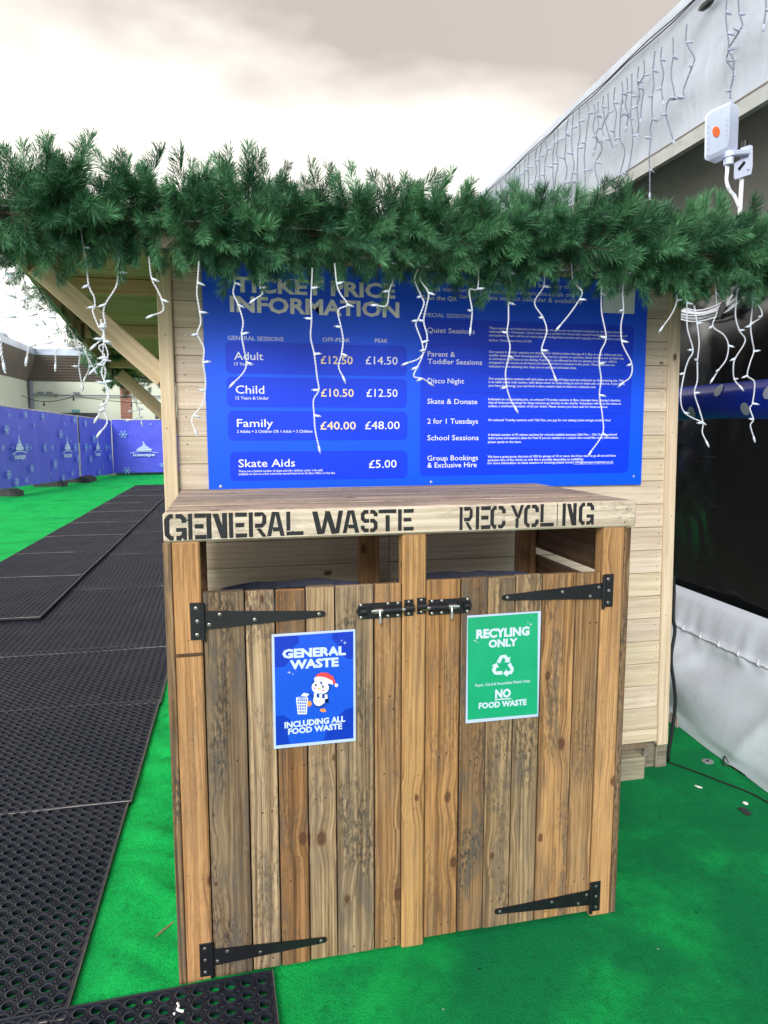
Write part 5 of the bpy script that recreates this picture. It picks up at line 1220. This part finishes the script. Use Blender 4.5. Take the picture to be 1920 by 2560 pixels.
fence_run(Vector((-3.08, 20.72, 0)), Vector((.4, 20.75, 0)), (.085, 1.665), (.10, 1.66), 'blue snowflake banner panel facing the camera at the far end',
    [(.09, .73, .15), (.32, .92, .05), (.42, .64, .055), (.40, .14, .09), (.11, .04, .14), (.50, .14, .05), (.51, .86, .06), (.8, .5, .14)], [(.255, .41, .82, .78)], 1.3, .03)
for i, (x, y, lab) in enumerate(((54, 1240, 'nearest, at the left edge of the photo'), (165, 1216, 'under the seam of the left banners'), (238, 1203, 'just before the fence corner'))):
    q = ground(x, y); m = MB(); ft = thing('barrier_weight', (q.x, q.y, 0), 'dark recycled plastic fence foot ' + lab, 'fence weight', 'weights under the banner fence')
    nx = Vector((dF.y, -dF.x, 0)).normalized(); e = dF.normalized()
    prof = [(0, 0), (0, .10), (-.12, .155), (-.62, .155), (-.74, .10), (-.74, 0)]
    m.prism([q + nx * a + Vector((0, 0, b + .002)) - e * .12 for a, b in prof], e * .24); m.build('block', M['foot'], ft)
    m = MB(); m.tube([q - nx * .35 + Vector((0, 0, .15)), q - nx * .35 + Vector((0, 0, .20))], .03, 8); m.build('socket', M['grey_steel'], ft)
    if i == 1: m = MB(); m.prism([q + nx * (a + .18) + e * 1.1 + Vector((0, 0, b + .002)) for a, b in prof], e * .22); m.build('block', M['foot'], ft)
m = MB(); m.box(-3.5, .5, 20.95, 21.2, 0, .12, 0, bev=.01); tag(m.build('kerb', M['concrete']), kind='structure')

# ------------------------------------------------------------------ far building
BY = 26.0
bl = thing('pavilion_building', (-4, BY, 0), 'single storey cream rendered pavilion with brown cladding under a flat roof', 'building')
m = MB(); m.box(-6.6, 4, BY, BY + .3, 0, 4.0, 0, bev=0); m.box(-6.9, -6.62, 14, BY + .3, 0, 4.0, 0, bev=0); m.build('wall', M['render_wall'], bl)
m = MB(); vs_ = [(-6.60, BY - .02, 3.10), (4, BY - .02, 3.10), (4, BY - .42, 3.97), (-6.2, BY - .42, 3.97), (-6.60, 13.5, 3.10), (-6.2, 13.5, 3.97)]
m.add(vs_, [[0, 1, 2, 3], [4, 0, 3, 5]])
for i in range(9): z = 3.15 + i * .095; o_ = .44 * (z - 3.10) / .87 + .02; m.box(-6.6 + o_, 4, BY - o_ - .03, BY - o_ - .005, z, z + .014, bev=0)
m.build('cladding', M['fascia_brown'], bl)
m = MB(); m.box(-6.2, 4, BY - .46, BY + .4, 3.975, 4.22, 0, bev=.01); m.box(-7.4, -6.205, 13.5, BY + .4, 3.975, 4.22, 0, bev=.01); m.build('roof_edge', M['flashing'], bl)
m = MB(); m.box(-3.50, -3.12, BY - .05, BY - .002, 0, 3.08, bev=0); m.build('brick_pier', M['brick'], bl)
m = MB(); m.tube([(-6.5, BY - .1, 0), (-6.5, BY - .1, 3.1)], .07, 10); m.tube([(-6.55, BY - .12, 2.60), (4, BY - .12, 2.60)], .025, 6)
for x in (-6.2, -5.9, -5.0): m.box(x - .1, x + .1, BY - .12, BY - .01, 2.66, 2.72, bev=0)
m.build('conduit', M['pipe_grey'], bl)
m = MB(); a, b = at(*z3(602, 1420), BY), at(*z3(668, 1443), BY); m.box(a.x, b.x, BY - .04, BY - .005, b.z, a.z, bev=.005); m.build('notice', M['teal'], bl)
m = MB(); a, b = at(*z3(500, 1448), BY), at(*z3(830, 1700), BY); m.box(a.x, b.x, BY - .03, BY - .004, b.z, a.z, bev=.01); a, b = at(*z3(1300, 1450), BY), at(*z3(1420, 1640), BY); m.box(a.x, b.x, BY - .03, BY - .004, b.z, a.z, bev=.01); m.build('window', M['glass_dark'], bl)
m = MB(); a = at(*z3(1035, 1205), BY); m.box(a.x - .16, a.x + .16, BY - .2, BY - .06, a.z - .09, a.z + .06, bev=.03); m.build('wall_lamp', M['abs_white'], bl)
m = MB(); a = at(*z3(468, 1300), BY); m.box(a.x - .06, a.x + .06, BY - .06, BY - .004, a.z - .05, a.z + .05); m.build('junction_box', M['bark_twig'], bl)
fs_ = thing('festoon_lights', (-4, BY - 1, 2.6), 'black festoon cable with small globe bulbs strung before the cream wall', 'light string')
pts = [(-200, 1440), (80, 1380), (165, 1300), (250, 1335), (400, 1355), (560, 1330), (640, 1305), (740, 1325), (900, 1345), (1100, 1362), (1310, 1375), (1500, 1365)]
P = [at(*z3(*q), BY - .9) for q in pts]; sp3 = smooth_path(P, .1); m = MB(); m.tube(sp3, .012, 5); m.build('cable', M['black_cable'], fs_)
for i in range(3, len(sp3), 9):
    m = MB(); q = sp3[i]; m.tube([q, q + Vector((0, 0, -.06)), q + Vector((0, 0, -.09)), q + Vector((0, 0, -.14)), q + Vector((0, 0, -.16))], [.015, .02, .035, .03, .008], 8); m.build('globe_bulb', M['glass_dark'], fs_)
